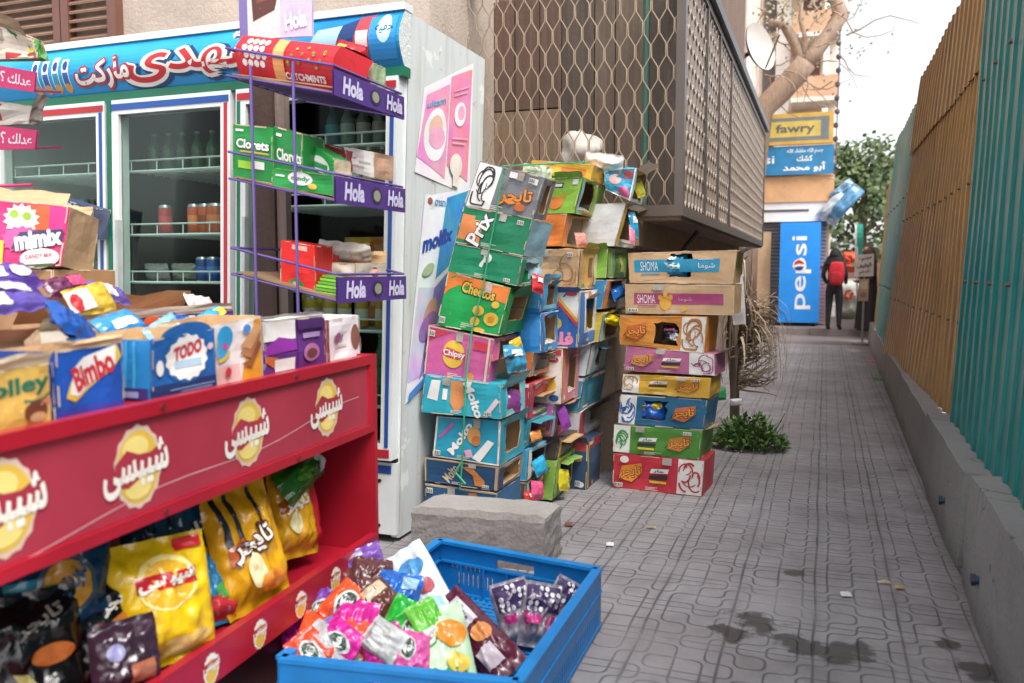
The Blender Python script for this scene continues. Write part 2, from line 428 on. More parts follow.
# ================================================================ camera, sky, light
def setup():
    cd = bpy.data.cameras.new('camera'); cd.sensor_width = 36; cd.lens = FPX*36/1024; cd.clip_end = 600; cd.clip_start = .05
    co = bpy.data.objects.new('camera', cd); COL.objects.link(co)
    from mathutils import Matrix
    M = Matrix((RT, UP, -FW)).transposed().to_4x4(); M.translation = CAM; co.matrix_world = M
    cd.dof.use_dof = True; cd.dof.focus_distance = 4.4; cd.dof.aperture_fstop = 2.5
    scene.camera = co
    w = bpy.data.worlds.new('World'); scene.world = w; w.use_nodes = True; t = NT(w.node_tree)
    sky = t.n('ShaderNodeTexSky'); sky.sky_type = 'NISHITA'; sky.sun_disc = False
    EL, AZ = R(56), R(128)           # high, soft sun behind the viewer's right shoulder, veiled by cloud
    sky.sun_elevation = EL; sky.sun_rotation = AZ; sky.dust_density = 3; sky.air_density = 1
    bw = t.n('ShaderNodeRGBToBW', i_0=sky.outputs[0])
    nz = t.noise(t.n('ShaderNodeTexCoord').outputs['Generated'], 2.2, 6, .6)
    veil = t.mix(.82, sky.outputs[0], bw.outputs[0])
    cl = t.mix(t.ramp(nz, .35, .7), veil, t.mix(1, veil, (1.35, 1.33, 1.32, 1), 'MULTIPLY'))
    bg = w.node_tree.nodes['Background']; t.put(bg.inputs[0], cl); bg.inputs[1].default_value = .15
    sd = bpy.data.lights.new('sun', 'SUN'); sd.energy = 1.1; sd.angle = R(28); sd.color = (1, .96, .9)
    so = bpy.data.objects.new('sun', sd); COL.objects.link(so); so.location = (6, 6, 14)
    d = V3((_s(AZ)*_c(EL), _c(AZ)*_c(EL), _s(EL)))
    so.rotation_euler = d.to_track_quat('Z', 'Y').to_euler()
    v = scene.view_settings; v.view_transform = 'Standard'; v.look = 'None'; v.exposure = EXPOSURE; v.gamma = 1
    scene.cycles.use_denoising = True; scene.cycles.max_bounces = 5; scene.cycles.diffuse_bounces = 3; scene.cycles.glossy_bounces = 2; scene.cycles.transparent_max_bounces = 8
EXPOSURE = 1.5
setup()

# ================================================================ ground
def pave_mat():
    m, nt, bs = new_mat('pressed_concrete_tiles'); t = NT(nt)
    co = t.coord(); sp = t.n('ShaderNodeSeparateXYZ', i_0=co)
    S = .094
    wob = t.math('MULTIPLY', t.math('SUBTRACT', t.noise(co, 1.3, 2), .5), .03)
    x = t.math('DIVIDE', t.math('ADD', sp.outputs[0], wob), S); y = t.math('DIVIDE', t.math('ADD', sp.outputs[1], wob), S)
    fx, fy = t.math('FLOOR', x), t.math('FLOOR', y)
    u, v = t.math('SUBTRACT', t.math('SUBTRACT', x, fx), .5), t.math('SUBTRACT', t.math('SUBTRACT', y, fy), .5)
    cmb = t.n('ShaderNodeCombineXYZ', i_0=fx, i_1=fy)
    wn = t.n('ShaderNodeTexWhiteNoise', i_Vector=cmb.outputs[0]); wn.noise_dimensions = '3D'
    cmb2 = t.n('ShaderNodeCombineXYZ', i_0=fy, i_1=fx, i_2=7.0)
    wn2 = t.n('ShaderNodeTexWhiteNoise', i_Vector=cmb2.outputs[0]); wn2.noise_dimensions = '3D'
    sgn = t.math('SUBTRACT', t.math('MULTIPLY', t.math('GREATER_THAN', wn2.outputs[0], .5), 2), 1)
    us = t.math('MULTIPLY', u, sgn)
    def corner(sx_):                                        # rounded-square loop round one corner of the cell
        a = t.math('POWER', t.math('ADD', t.math('MULTIPLY', us, sx_), .5), 3.2); b_ = t.math('POWER', t.math('ADD', t.math('MULTIPLY', v, sx_), .5), 3.2)
        return t.math('ABSOLUTE', t.math('SUBTRACT', t.math('POWER', t.math('ADD', a, b_), 1/3.2), .5))
    loops = t.math('MINIMUM', corner(1), corner(-1))
    cross = t.math('MINIMUM', t.math('ABSOLUTE', u), t.math('ABSOLUTE', v))
    pick = t.math('GREATER_THAN', wn.outputs[0], .56)
    d = t.math('ADD', t.math('MULTIPLY', loops, t.math('SUBTRACT', 1, pick)), t.math('MULTIPLY', cross, pick))
    def joint(w_, n_):
        m_ = t.math('FRACT', t.math('DIVIDE', w_, n_)); return t.math('MULTIPLY', t.math('MINIMUM', m_, t.math('SUBTRACT', 1, m_)), n_)
    gw = t.math('MULTIPLY_ADD', t.noise(co, 6, 3), .034, .008)
    def line(dist, k):
        o_ = t.n('ShaderNodeMapRange', i_0=dist); t.put(o_.inputs[1], t.math('MULTIPLY', gw, 2.0*k)); t.put(o_.inputs[2], t.math('MULTIPLY', gw, .6*k)); return o_.outputs[0]
    groove = t.math('MAXIMUM', line(d, 1), t.math('MAXIMUM', line(joint(x, 3), 1.2), line(joint(y, 3), 1.0)))
    worn = t.ramp(t.noise(co, 2.6, 5, .6), .34, .56)
    groove = t.math('MULTIPLY', groove, t.math('MULTIPLY_ADD', worn, .75, .25))
    big = t.ramp(t.noise(co, .7, 6, .6), .3, .72); fine = t.noise(co, 60, 6, .7); mid = t.ramp(t.noise(co, 9, 5, .65), .35, .7)
    base = t.mix(big, hx('#a4a1a4'), hx('#7c797c'))
    base = t.mix(t.math('MULTIPLY', wn.outputs[0], .12), base, hx('#918788'))
    base = t.mix(t.math('MULTIPLY', mid, .35), base, hx('#574f50'))
    base = t.mix(t.math('MULTIPLY', t.ramp(fine, .35, .75), .3), base, hx('#a39a9a'))
    blot = t.ramp(t.noise(co, 1.7, 7, .68), .46, .66); base = t.mix(t.math('MULTIPLY', blot, .42), base, hx('#5a5150'))
    rosy = t.ramp(t.noise(t.n('ShaderNodeVectorMath', operation='ADD', i_0=co, i_1=(9, 4, 0)).outputs[0], 1.1, 5, .6), .5, .7); base = t.mix(t.math('MULTIPLY', rosy, .16), base, hx('#8f7470'))
    pale = t.ramp(t.noise(t.n('ShaderNodeVectorMath', operation='ADD', i_0=co, i_1=(3, 17, 0)).outputs[0], 2.4, 6, .65), .52, .7); base = t.mix(t.math('MULTIPLY', pale, .4), base, hx('#a8a2a6'))
    edge = t.ramp(t.math('ADD', sp.outputs[0], t.math('MULTIPLY', t.noise(co, 4, 6, .7), .5)), .62, .92); base = t.mix(t.math('MULTIPLY', edge, .6), base, hx('#453d3a'))   # dirt swept against the barrier
    seam = t.n('ShaderNodeMapRange', i_0=joint(x, 3)); seam.inputs[1].default_value = .3; seam.inputs[2].default_value = .02
    base = t.mix(t.math('MULTIPLY', seam.outputs[0], t.math('MULTIPLY', t.ramp(t.noise(co, 3, 5, .6), .42, .62), .25)), base, hx('#453d3c'))
    base = t.mix(t.math('MULTIPLY', groove, .62), base, hx('#302a2a'))
    wet = None                                                                                      # old oily stains
    for cx, cy, rad in STAINS:
        ds = t.n('ShaderNodeVectorMath', operation='DISTANCE'); t.put(ds.inputs[0], co); ds.inputs[1].default_value = (cx, cy, 0)
        k = t.math('SUBTRACT', 1, t.math('DIVIDE', ds.outputs['Value'], rad))
        k = t.ramp(t.math('ADD', k, t.math('MULTIPLY', t.math('SUBTRACT', t.noise(co, 11, 5, .6), .5), 2.2)), .25, .5)
        wet = k if wet is None else t.math('MAXIMUM', wet, k)
    base = t.mix(t.math('MULTIPLY', wet, .85), base, hx('#2c2622'))
    t.put(bs.inputs['Base Color'], base)
    t.put(bs.inputs['Roughness'], t.math('SUBTRACT', .72, t.math('MULTIPLY', wet, .25)))
    h = t.math('ADD', t.math('MULTIPLY', groove, -1), t.math('MULTIPLY', fine, .25))
    b = t.n('ShaderNodeBump', i_Height=h); b.inputs['Strength'].default_value = .55; b.inputs['Distance'].default_value = .012
    t.put(bs.inputs['Normal'], b.outputs[0])
    return m
STAINS = [(*P(x, y, Z=0).xy, r) for x, y, r in ((758, 622, .13), (735, 634, .09), (722, 630, .06), (790, 640, .08), (815, 648, .10), (840, 655, .13), (862, 650, .08), (793, 573, .07), (985, 672, .12), (950, 645, .06), (903, 470, .06))]
def asphalt():
    m, nt, bs = new_mat('dusty_street'); t = NT(nt); co = t.coord()
    base = t.mix(t.ramp(t.noise(co, .6, 7, .6), .3, .7), hx('#7c7270'), hx('#5c5453'))
    base = t.mix(t.math('MULTIPLY', t.ramp(t.noise(co, 50, 6, .7), .4, .7), .4), base, hx('#8d8380'))
    t.put(bs.inputs['Base Color'], base); bs.inputs['Roughness'].default_value = .85
    b = t.n('ShaderNodeBump', i_Height=t.noise(co, 40, 6)); b.inputs['Strength'].default_value = .5; b.inputs['Distance'].default_value = .01
    t.put(bs.inputs['Normal'], b.outputs[0]); return m
pave = pave_mat(); dusty = asphalt()
b = B(); b.grid(lambda u, v: V3((-150+300*u, -60+360*v, -.03)), 8, 8, dusty); tag(b.build('ground', base=(0, 0, 0)), kind='structure')
b = B(); b.box(-9, 6, -3, 15.3, -.02, 0, pave); tag(b.build('pavement', base=(0, 0, 0)), kind='structure')
b = B(); b.box(-12, 8, 15.3, 17.62, -.026, -.012, dusty); tag(b.build('lane', base=(0, 0, 0)), kind='structure')
b = B(); b.box(-12, 8, 17.78, 60, -.02, .115, dusty); tag(b.build('raised_walkway', base=(0, 0, 0)), kind='structure')
b = B(); cm = mat('wall', '#8f8381'); x = -6.0
while x < 3:
    w = rnd.uniform(.75, 1.5); b.box(x, x+w-.012, 17.62, 17.775, -.02, .12+rnd.uniform(-.006, .006), cm); x += w
tag(b.build('kerb', base=(0, 17.7, 0)), kind='structure')

# ================================================================ near building with caged balcony
CX, CY0, CY1, CZ0, CZ1 = -.8, 5.05, 11.9, 1.6, 3.06
bld = empty('apartment_building', (-2.5, 5, 0), 'old plastered building with brown shutters and a caged balcony hanging over the pavement', 'building')
plaster, tanw = mat('wall', '#b3a294'), mat('wall', '#957f6c')
b = B(); b.box(-8.5, -2.15, 4.5, 5.6, 0, 9, plaster); b.build('wall', bld)
b = B(); b.box(-7, -1.2, 5.62, 13.2, 1.66, 10, mat('wall', '#6d5344')); b.build('upper_wall', bld)
b = B(); b.box(-2.14, -1.2, 5.12, 13.2, 0, 1.44, tanw)
b.box(-2.14, -1.06, 5.1, 13.2, 1.4, 1.548, mat('wall', '#a08870')); b.build('base_wall', bld)
b = B(); b.box(-2.9, CX-.004, CY0+.01, CY1-.01, 1.55, 1.6, mat('wall', '#7d6b60')); b.build('balcony_floor', bld)
b = B(); b.box(CX-.05, CX+.05, CY0-.06, CY1+.1, CZ1+.024, CZ1+.1, mat('paint', '#1f2421')); b.box(-3.2, CX-.052, CY0-.06, CY0+.04, CZ1+.024, CZ1+.1, mat('paint', '#1f2421')); b.build('balcony_rim', bld)
# boarded back of the balcony
b = B(); bm_ = ['#5e4334', '#8a6b52', '#50392d', '#6f5140']
x = -2.9
while x < -1.0:
    w = rnd.uniform(.12, .3)
    top = rnd.choice([2.25, 2.3, 2.35])
    if x < -1.75: b.box(x, x+w-.006, 5.5, 5.53, 1.62, 2.32, mat('wood', '#8d7660')); b.box(x, x+w-.006, 5.5, 5.53, 2.33, 3.05, mat('wood', '#664e42'))
    else: b.box(x, x+w-.006, 5.5, 5.53, 1.62, 3.05, mat('wood', rnd.choice(['#6c5b4e', '#574a41', '#7d6b5c'])))
    x += w
b.build('boarding', bld)
# cage
cage = empty('balcony_cage', (-1.8, 5.05, 1.6), 'tan welded wire cage closing in the balcony above the stacked boxes', 'window cage')
wire, post = mat('paint', '#9c8770'), mat('paint', '#5b5049')
b = B(); p_, rows = .046, 11; rh = (CZ1-CZ0)/rows
n = int((2.05)/p_)
for i in range(n+1):
    x0 = CX-.03-i*p_; pts = []
    for r_ in range(rows+1):
        s_ = 1 if (i+r_) % 2 else -1; z = CZ0+r_*rh
        for zz in (z-rh*.27, z+rh*.27):
            if CZ0 <= zz <= CZ1: pts.append((x0+s_*(p_/2-.004), CY0+_hash(x0*3, zz, 1)*.006, zz))
    b.tube(pts, .0042, wire, 5)
b.build('front_mesh', cage, smooth=True)
b = B(); rows2 = 14; rh = (CZ1-CZ0)/rows2; q = .07
n = int((CY1-CY0)/q)
for i in range(n):
    y0 = CY0+.04+i*q; pts = []
    for r_ in range(rows2+1):
        s_ = 1 if (i+r_) % 2 else -1; z = CZ0+r_*rh
        for zz in (z-rh*.3, z+rh*.3):
            if CZ0 <= zz <= CZ1: pts.append((y0+s_*(q/2-.006), zz))
    for (ya, za), (yb, zb) in zip(pts, pts[1:]):
        A_, B_ = V3((CX, ya, za)), V3((CX, yb, zb)); dp = V3((-.012, 0, 0)); th = V3((0, .022, 0))
        b.add([A_, B_, B_+th, A_+th, A_+dp, B_+dp, B_+dp+th, A_+dp+th], [(0, 1, 2, 3), (7, 6, 5, 4), (0, 4, 5, 1), (3, 2, 6, 7)], mat('paint', '#a39488'))
b.build('side_mesh', cage)
for nm, bx in (('corner_post', (CX-.04, CX+.012, CY0-.012, CY0+.045, CZ0-.03, CZ1+.02)), ('bottom_rail', (-2.95, CX-.04, CY0-.012, CY0+.03, CZ0-.03, CZ0+.035)),
               ('top_rail', (-2.95, CX-.04, CY0-.012, CY0+.03, CZ1-.035, CZ1+.02)), ('side_bottom_rail', (CX-.035, CX+.012, CY0+.047, CY1, CZ0-.03, CZ0+.03)), ('side_top_rail', (CX-.035, CX+.012, CY0+.047, CY1, CZ1-.03, CZ1+.02)),
               ('end_post', (CX-.04, CX+.012, CY1, CY1+.05, CZ0-.03, CZ1+.02))):
    b = B(); b.box(*bx, post); b.build(nm, cage)
for yy in (6.02, 6.75, 7.6):
    b = B(); b.box(CX-.03, CX+.014, yy, yy+.035, CZ0+.03, CZ1-.03, post); b.build('side_post', cage)
b = B(); b.tube([(CX-.28, CY0+.3, 1.62), (CX-.28, CY0+.3, 3.05)], .02, mat('paint', '#3f6a5c'), 8); tag(b.build('green_pipe'), 'thin green pipe standing upright inside the balcony cage', 'pipe')
b = B(); b.tube([(-1.18, 6.5, 1.2), (-1.05, 6.5, 1.35), (CX-.1, 6.5, 1.545)], .02, post, 6); tag(b.build('support_bracket'), 'dark metal strut under the caged balcony', 'bracket')
# white bundle inside
b = B(); cc = P(580, 150, Y=5.3)
b.grid(lambda u, v: cc+V3((.13*_s(math.pi*v)*_c(6.283*u), .09*_s(math.pi*v)*_s(6.283*u), .1*-_c(math.pi*v)))*(1+.5*_hash(_c(6.283*u)*1.4, _s(6.283*u)*1.4, v*3)), 20, 12, mat('cloth', '#d6cec4'), True)
tag(b.build('plastic_bundle', smooth=True), 'crumpled white plastic bundle behind the cage wire', 'bundle')

# shuttered window upper left
win = empty('shuttered_window', P(64, 45, Y=4.47), 'brown louvred shutters closed over a window, above the fridge sign', 'window')
br = mat('paint', '#6e4a3d')
for xa, xb in ((-10, 62), (66, 117)):
    A_, C_ = P(xa, 50, Y=4.47), P(xb, -60, Y=4.47); b = B()
    b.box(A_.x, A_.x+.07, 4.43, 4.497, A_.z-.3, C_.z, br); b.box(C_.x-.07, C_.x, 4.43, 4.497, A_.z-.3, C_.z, br); b.box(A_.x+.07, C_.x-.07, 4.435, 4.497, A_.z-.3, A_.z-.2, br)
    sh = b.build('shutter', win); b = B(); z = A_.z-.19
    while z < C_.z:
        b.obox((A_.x+.071, 4.44, z), (C_.x-A_.x-.142, 0, 0), (0, .045, .03), (0, -.006, .012), mat('paint', '#9c7c68')); z += .058
    b.build('louvre', sh)
for xa in (-1.0, ):
    pass

# ================================================================ far buildings
cb = empty('cream_building', (-3, 14, 0), 'tall cream rendered building behind the caged balcony', 'building')
b = B(); xr = P(744, 40, Y=14.2).x; b.box(-9, xr, 14.2, 17.3, 0, 14, mat('wall', '#e6d6c8')); b.build('wall', cb)
b = B(); b.box(xr-.26, xr+.05, 14.14, 14.3, 0, 14, mat('wall', '#e3d4c8')); b.build('corner_pilaster', cb)
ds = P(761, 46, Y=13.6)
dish = empty('satellite_dish', ds, 'pale satellite dish on a bracket at the building corner', 'satellite dish')
b = B(); nn = V3((.75, -.55, .25)).normalized(); a1 = nn.cross(V3((0, 0, 1))).normalized(); a2 = a1.cross(nn)
b.grid(lambda u, v: ds+(a1*_c(6.283*u)*.30+a2*_s(6.283*u)*.38)*v+nn*(.16*v*v-.16), 28, 6, mat('wall', '#cfc6bf'))
b.grid(lambda u, v: ds+(a1*_c(6.283*u)*.30+a2*_s(6.283*u)*.38)*v+nn*(.16*v*v-.18), 28, 6, mat('wall', '#a99f98'), True); b.build('reflector', dish, smooth=True)
b = B(); b.tube([ds-nn*.16, ds-nn*.45, V3((xr-.05, 14.14, ds.z-.2))], .035, mat('paint', '#6b625c'), 6); b.tube([ds+a2*-.36, ds+nn*.35], .015, mat('paint', '#6b625c'), 5); b.build('arm', dish)

apt = empty('apartment_block', (-4, 30, 0), 'sunlit orange and cream apartment block with stacked balconies far down the alley', 'building')
b = B(); b.box(-12, P(822, 100, Y=31).x, 31, 42, 0, 22, mat('wall', '#ead2ba')); b.build('wall', apt)
xr2 = P(838, 100, Y=30).x
for k in range(7):
    z = 2.2+k*1.45 if False else 2.6+k*2.05
    b = B(); b.box(-1.2, xr2, 29.6, 30.99, z, z+.14, mat('wall', '#f0e4d6')); b.box(-1.2, xr2, 29.6, 29.72, z+.14, z+.8, mat('wall', '#dcae8a')); b.box(xr2-.12, xr2, 29.73, 30.99, z+.14, z+.8, mat('wall', '#dcae8a')); b.build('balcony', apt)
    b = B(); b.box(-.95, -.35, 30.93, 30.995, z+.16, z+1.75, mat('paint', '#6a3f35')); b.build('balcony_door', apt)
    for xw in (-2.2, -3.4):
        b = B(); b.box(xw, xw+.7, 30.93, 30.995, z+.6, z+1.7, mat('wood', '#7d6f68')); b.build('window', apt)
b = B(); b.box(-1.75, -1.3, 30.4, 30.99, 0, 16, mat('wall', '#f0e5da')); b.box(xr2-.3, xr2-.08, 30.2, 30.4, 0, 17, mat('wall', '#ecdccb')); b.build('pillar', apt)
# lamp string at its edge
b = B(); xs_ = P(838, 60, Y=29).x; b.tube([(xs_, 29, 3.5), (xs_+.05, 29, 8), (xs_-.05, 29, 13)], .02, mat('paint', '#54463f'), 4)
z = 3.6
while z < 12.5:
    b.lathe((xs_+_hash(z*3, 1, 1)*.1, 29, z), [(.01, 0), (.08, .05), (.08, .14), (.01, .2)], mat('paint', '#4a3e39'), 6); z += .42
tag(b.build('lamp_string'), 'dark string of unlit bulbs hanging down the far building edge', 'light string')

# ================================================================ kiosk
KY = 18.8; kp = lambda x, y: P(x, y, Y=KY)
kio = empty('kiosk', (-1.2, 19.5, .115), 'street kiosk with grey roller shutter under blue and yellow signs', 'kiosk')
kl, kr = -3.2, kp(833, 190).x
b = B(); b.box(kl, kr-.05, KY+.03, KY+3, .115, 3.8, mat('wall', '#b9a08c')); b.build('wall', kio)
b = B(); z = .13
while z < 2.32:
    b.obox((kl, KY+.02, z), (kr-.1-kl, 0, 0), (0, -.03, .02), (0, 0, .055), mat('paint', '#95929a')); z += .075
b.build('roller_shutter', kio)
b = B(); b.box(kl, kr-.02, KY-.22, KY, kp(800, 222).z, kp(800, 203).z, mat('enamel', '#e6e2e1')); b.box(kl, kr-.45, KY-.235, KY-.222, kp(800, 212).z, kp(800, 210).z, mat('paint', '#57504e')); b.build('shutter_housing', kio)
b = B(); b.box(kl, kr+.02, KY-.25, KY, kp(800, 203).z+.004, kp(800, 177).z, mat('wall', '#dba878')); b.build('wood_band', kio)
b = B(); xa, xb = kp(742, 300).x-.3, kp(770, 300).x; b.box(xa, xb, KY-.12, KY-.08, .12, kp(765, 232).z, mat('wall', '#e3bd92')); tag(b.build('board'), 'tan plywood board leaning on the kiosk shutter', 'board')
# blue sign
x0, x1, z0, z1 = -2.2, kr+.0, kp(800, 177).z+.02, kp(800, 148).z
sg = empty('kiosk_sign', (x0, KY-.28, z0), 'blue kiosk sign with white Arabic lettering', 'sign')
pt = Patch((x0, KY-.33, z0), (x1, KY-.33, z0), (x0, KY-.33, z1)); b = B(); b.grid(lambda u, v: pt(u, v), 1, 1, mat('paint', '#2b7fb0')); b.box(x0, x1, KY-.329, KY-.25, z0, z1, mat('paint', '#2b7fb0')); b.build('panel', sg)
uu = lambda x: (kp(x, 160).x-x0)/(x1-x0); W_ = mat('paint', '#f2f2f0')
b = B(); b.deco(pt, [('T', 'بسم الله ماشاء الله', uu(805), .80, .37*.8, .2, W_, 0, .02)], .004); b.build('lettering', sg)
for it_ in (('T', 'كشك', uu(805), .56, .13, .2, W_, 0, .03), ('T', 'أبو محمد', uu(805), .25, .36, .34, W_, 0, .03), ('T', 'pepsi', uu(757), .5, .32, .36, W_, 0, .012)):
    b = B(); b.deco(pt, [it_], .004); b.build('lettering', sg)
z0, z1 = z1+.03, kp(800, 116).z; x1 = kr-.03
sg = empty('payment_sign', (x0, KY-.28, z0), 'yellow and grey sign reading fawry over the blue kiosk sign', 'sign')
pt = Patch((x0, KY-.36, z0), (x1, KY-.36, z0), (x0, KY-.36, z1)); b = B(); b.box(x0, x1, KY-.36, KY-.25, z0, z1, mat('paint', '#c9a24c'))
b.deco(pt, [('R', .0, .12, .965, .86, mat('paint', '#727a7c')), ('R', .0, .24, uu(820), .74, mat('paint', '#cdb35c'))], .003, .003); b.build('panel', sg)
b = B(); b.deco(pt, [('T', 'fawry', uu(795), .48, .33, .36, mat('paint', '#5a6166'), 0, .02)], .011, .001); b.build('lettering', sg)
# branded fridge
PY = 18.35; pa, pb = P(778, 325, Y=PY), P(815, 326, Y=PY); zt = P(800, 222.5, Y=PY).z; zb = .19
pf = empty('drinks_fridge', (pa.x+.4, PY, .115), 'tall blue drinks fridge reading pepsi beside the kiosk shutter', 'drinks fridge')
blue = mat('enamel', '#2590ea'); b = B(); b.box(pa.x, pb.x+.06, PY+.004, PY+.72, zb, zt, blue); b.build('body', pf)
pt = Patch((pa.x, PY-.03, zb), (pb.x+.04, PY-.03, zb), (pa.x, PY-.03, zt)); b = B(); b.box(pa.x, pb.x+.04, PY-.03, PY, zb, zt, blue); b.build('door', pf)
b = B(); lh = 1.0/(pb.x+.04-pa.x); b.deco(pt, [('T', 'pepsi', .56, .5, 1.5*lh*.99, .19*.98, W_, 90, .008)], .003); b.build('lettering', pf)
b = B(); b.deco(pt, [('E', .5, .573, .16, .064, W_), ('G', [(.36, .575), (.4, .61), (.5, .63), (.6, .61), (.64, .585), (.5, .59)], mat('paint', '#c8342f')), ('G', [(.37, .55), (.5, .565), (.63, .56), (.58, .53), (.5, .52), (.42, .53)], mat('paint', '#1b3f92'))], .005, .002); b.build('emblem', pf)
for xx in (pa.x+.08, pb.x-.06):
    b = B(); b.tube([(xx, PY+.08, .16), (xx+.05, PY+.08, .16)], .045, mat('plastic', '#2a2a2c'), 10); b.build('wheel', pf)
b = B(); ra, rb = P(808, 318, Y=18.9), P(824, 318, Y=18.9); b.box(pb.x+.08, rb.x, 18.8, 19.3, .115, P(820, 268, Y=18.9).z, mat('paint', '#b3202c')); b.box(pb.x+.06, rb.x+.02, 18.78, 19.32, P(820, 268, Y=18.9).z, P(820, 266, Y=18.9).z, mat('paint', '#8a1a22'))
b.box(pb.x+.12, rb.x-.04, 18.785, 18.797, .3, 1.0, mat('paint', '#c8414a')); tag(b.build('red_cooler'), 'red chest cooler half hidden behind the blue fridge', 'cooler')

# ================================================================ barrier wall and corrugated fence
def wx(y): return .555+.0155*(y-3)
con = mat('conc', '#8e8c8a')
def wall_block(y0, y1, h, label, th=.22, dx=0):
    b = B(); n = max(2, int((y1-y0)/.25))
    pts = lambda y, z, t: V3((wx(y)+dx+t*th+.012*_hash(y*1.7, z*3, 4+t)+(0 if t else -.02*(1-z/max(h, .01))), y, max(-.02, z+(.014*_hash(y*2.3, t*2, 9) if z > .2 else 0))))
    b.grid(lambda u, v: pts(y0+(y1-y0)*u, h*v, 0), n, 4, con, True); b.grid(lambda u, v: pts(y0+(y1-y0)*u, h, v), n, 2, con, True)
    b.grid(lambda u, v: pts(y0+(y1-y0)*u, h*v, 1), n, 4, con); b.grid(lambda u, v: pts(y0, h*v, u), 2, 4, con); b.grid(lambda u, v: pts(y1, h*v, u), 2, 4, con, True)
    return tag(b.build('barrier_block'), label, 'barrier', 'concrete barrier blocks under the fence')
wall_block(.5, 3.75, .44, 'nearest grey concrete barrier block with a bolt sticking out, at the right edge')
wall_block(3.93, 5.55, .41, 'grey concrete barrier block with a rusty stain, second from the near end', dx=-.0)
b = B(); b.box(wx(3.8)+.05, wx(3.8)+.19, 3.752, 3.928, 0, .38, mat('wall', '#b59a78')); tag(b.build('rubble_fill'), 'ochre rubble packed in the gap between two barrier blocks', 'rubble')
wall_block(5.57, 9.5, .38, 'long grey concrete barrier block under the yellow fence sheet')
wall_block(9.52, 16.0, .36, 'farthest grey concrete barrier wall under the small teal sheet')
for px, py, lab in ((985, 581, 'blue plastic bolt poking out of the nearest barrier block'), (949, 501, 'short black bolt poking out of the second barrier block')):
    X_ = .56 if py > 540 else .58; q = P(px, py, X=X_); b = B()
    b.tube([q+V3((.04, 0, 0)), q-V3((.035, 0, 0))], .016, mat('plastic', '#27415c'), 8); b.tube([q-V3((.03, 0, 0)), q-V3((.045, 0, 0))], .022, mat('plastic', '#1e2c3a'), 8); tag(b.build('bolt'), lab, 'bolt')
def sheet(label, y0b, y1b, y0t, y1t, zb0, zb1, zt0, zt1, xo, lean, col, pitch=.20, seed=0, xo1=None):
    """corrugated sheet: bottom edge y0b..y1b, top edge y0t..y1t"""
    xo1 = xo if xo1 is None else xo1; b = B(); n = int((y1b-y0b)/pitch); m = mat('sheet', col)
    prof = ((0, 0), (.55, 0), (.66, 1), (.82, 1), (.93, 0))
    us = sorted([(i+p)/n for i in range(n) for p, _ in prof]+[1.0]); hs = {round((i+p)/n, 6): h for i in range(n) for p, h in prof}
    nv = 10; cols = []
    for u in us:
        h = hs.get(round(u, 6), 0)
        for j in range(nv+1):
            v = j/nv; y = (y0b+(y1b-y0b)*u)*(1-v)+(y0t+(y1t-y0t)*u)*v
            z = (zb0+(zb1-zb0)*u)*(1-v)+(zt0+(zt1-zt0)*u)*v
            x = wx(y)+xo*(1-u)+xo1*u+lean*(z-.4)-.011*h+.02*_hash(y*.9, z*.8, seed)
            b.v.append(V3((x, y, z)))
    k = nv+1; mi = b._m(m)
    for i in range(len(us)-1):
        for j in range(nv): b.f.append((i*k+j, i*k+j+1, (i+1)*k+j+1, (i+1)*k+j)); b.mi.append(mi)
    o = b.build('fence_sheet'); so = o.modifiers.new('thickness', 'SOLIDIFY'); so.thickness = .003
    if y1b-y0b > 3 and zb0 < 1 and y0b < 12:
        rsm = mat('paint', '#6d5a48')
        for zf in (.25, .62):
            for i in range(1, n-1, 2):
                u = (i+.74)/n; y = (y0b+(y1b-y0b)*u)*(1-zf)+(y0t+(y1t-y0t)*u)*zf; z = (zb0*(1-zf)+zt0*zf)
                x = wx(y)+xo*(1-u)+xo1*u+lean*(z-.4)-.03+.02*_hash(y*.9, z*.8, seed); k_ = B(); k_.tube([(x+.01, y, z), (x-.008, y, z)], .011, rsm, 6); k_.build('screw', o)
    return tag(o, label, 'fence sheet', 'corrugated fence sheets')
TEAL, YEL = '#107e7b', '#ac8248'
sheet('nearest teal corrugated sheet filling the right edge of the fence', .3, 5.3, .5, 6.15, .42, .40, 3.5, 3.3, .10, .075, TEAL, seed=1)
sheet('wide ochre corrugated sheet leaning between two teal ones', 5.0, 10.6, 5.7, 9.6, .40, .30, 2.6, 2.52, .135, .075, YEL, seed=2, xo1=.0)
sheet('narrow ochre strip lapped along the top of the wide ochre sheet', 5.6, 9.7, 5.8, 9.3, 2.5, 2.42, 3.3, 3.12, .118, .075, YEL, seed=2.2, xo1=-.02)
sheet('teal corrugated sheet beyond the wide ochre one', 10.4, 13.9, 9.1, 15.0, .34, .34, 3.13, 3.27, .03, .08, '#26807a', seed=3)
sheet('slim ochre sheet with a lower top, behind the second teal sheet', 14.0, 16.0, 14.6, 16.0, .36, .3, 2.7, 2.6, .08, .06, '#a8834c', seed=4)
sheet('farthest pale ochre fence sheet past the two people', 16.3, 21, 16.3, 21, .12, .12, 2.55, 2.5, .33, .03, '#b89463', seed=5)
b = B(); q = P(929, 78, X=1.05); b.box(q.x, q.x+.09, q.y, q.y+.09, 0, P(930, 62, X=1.05).z, mat('wall', '#6d6c70')); tag(b.build('fence_post'), 'grey post rising behind the fence top', 'post')
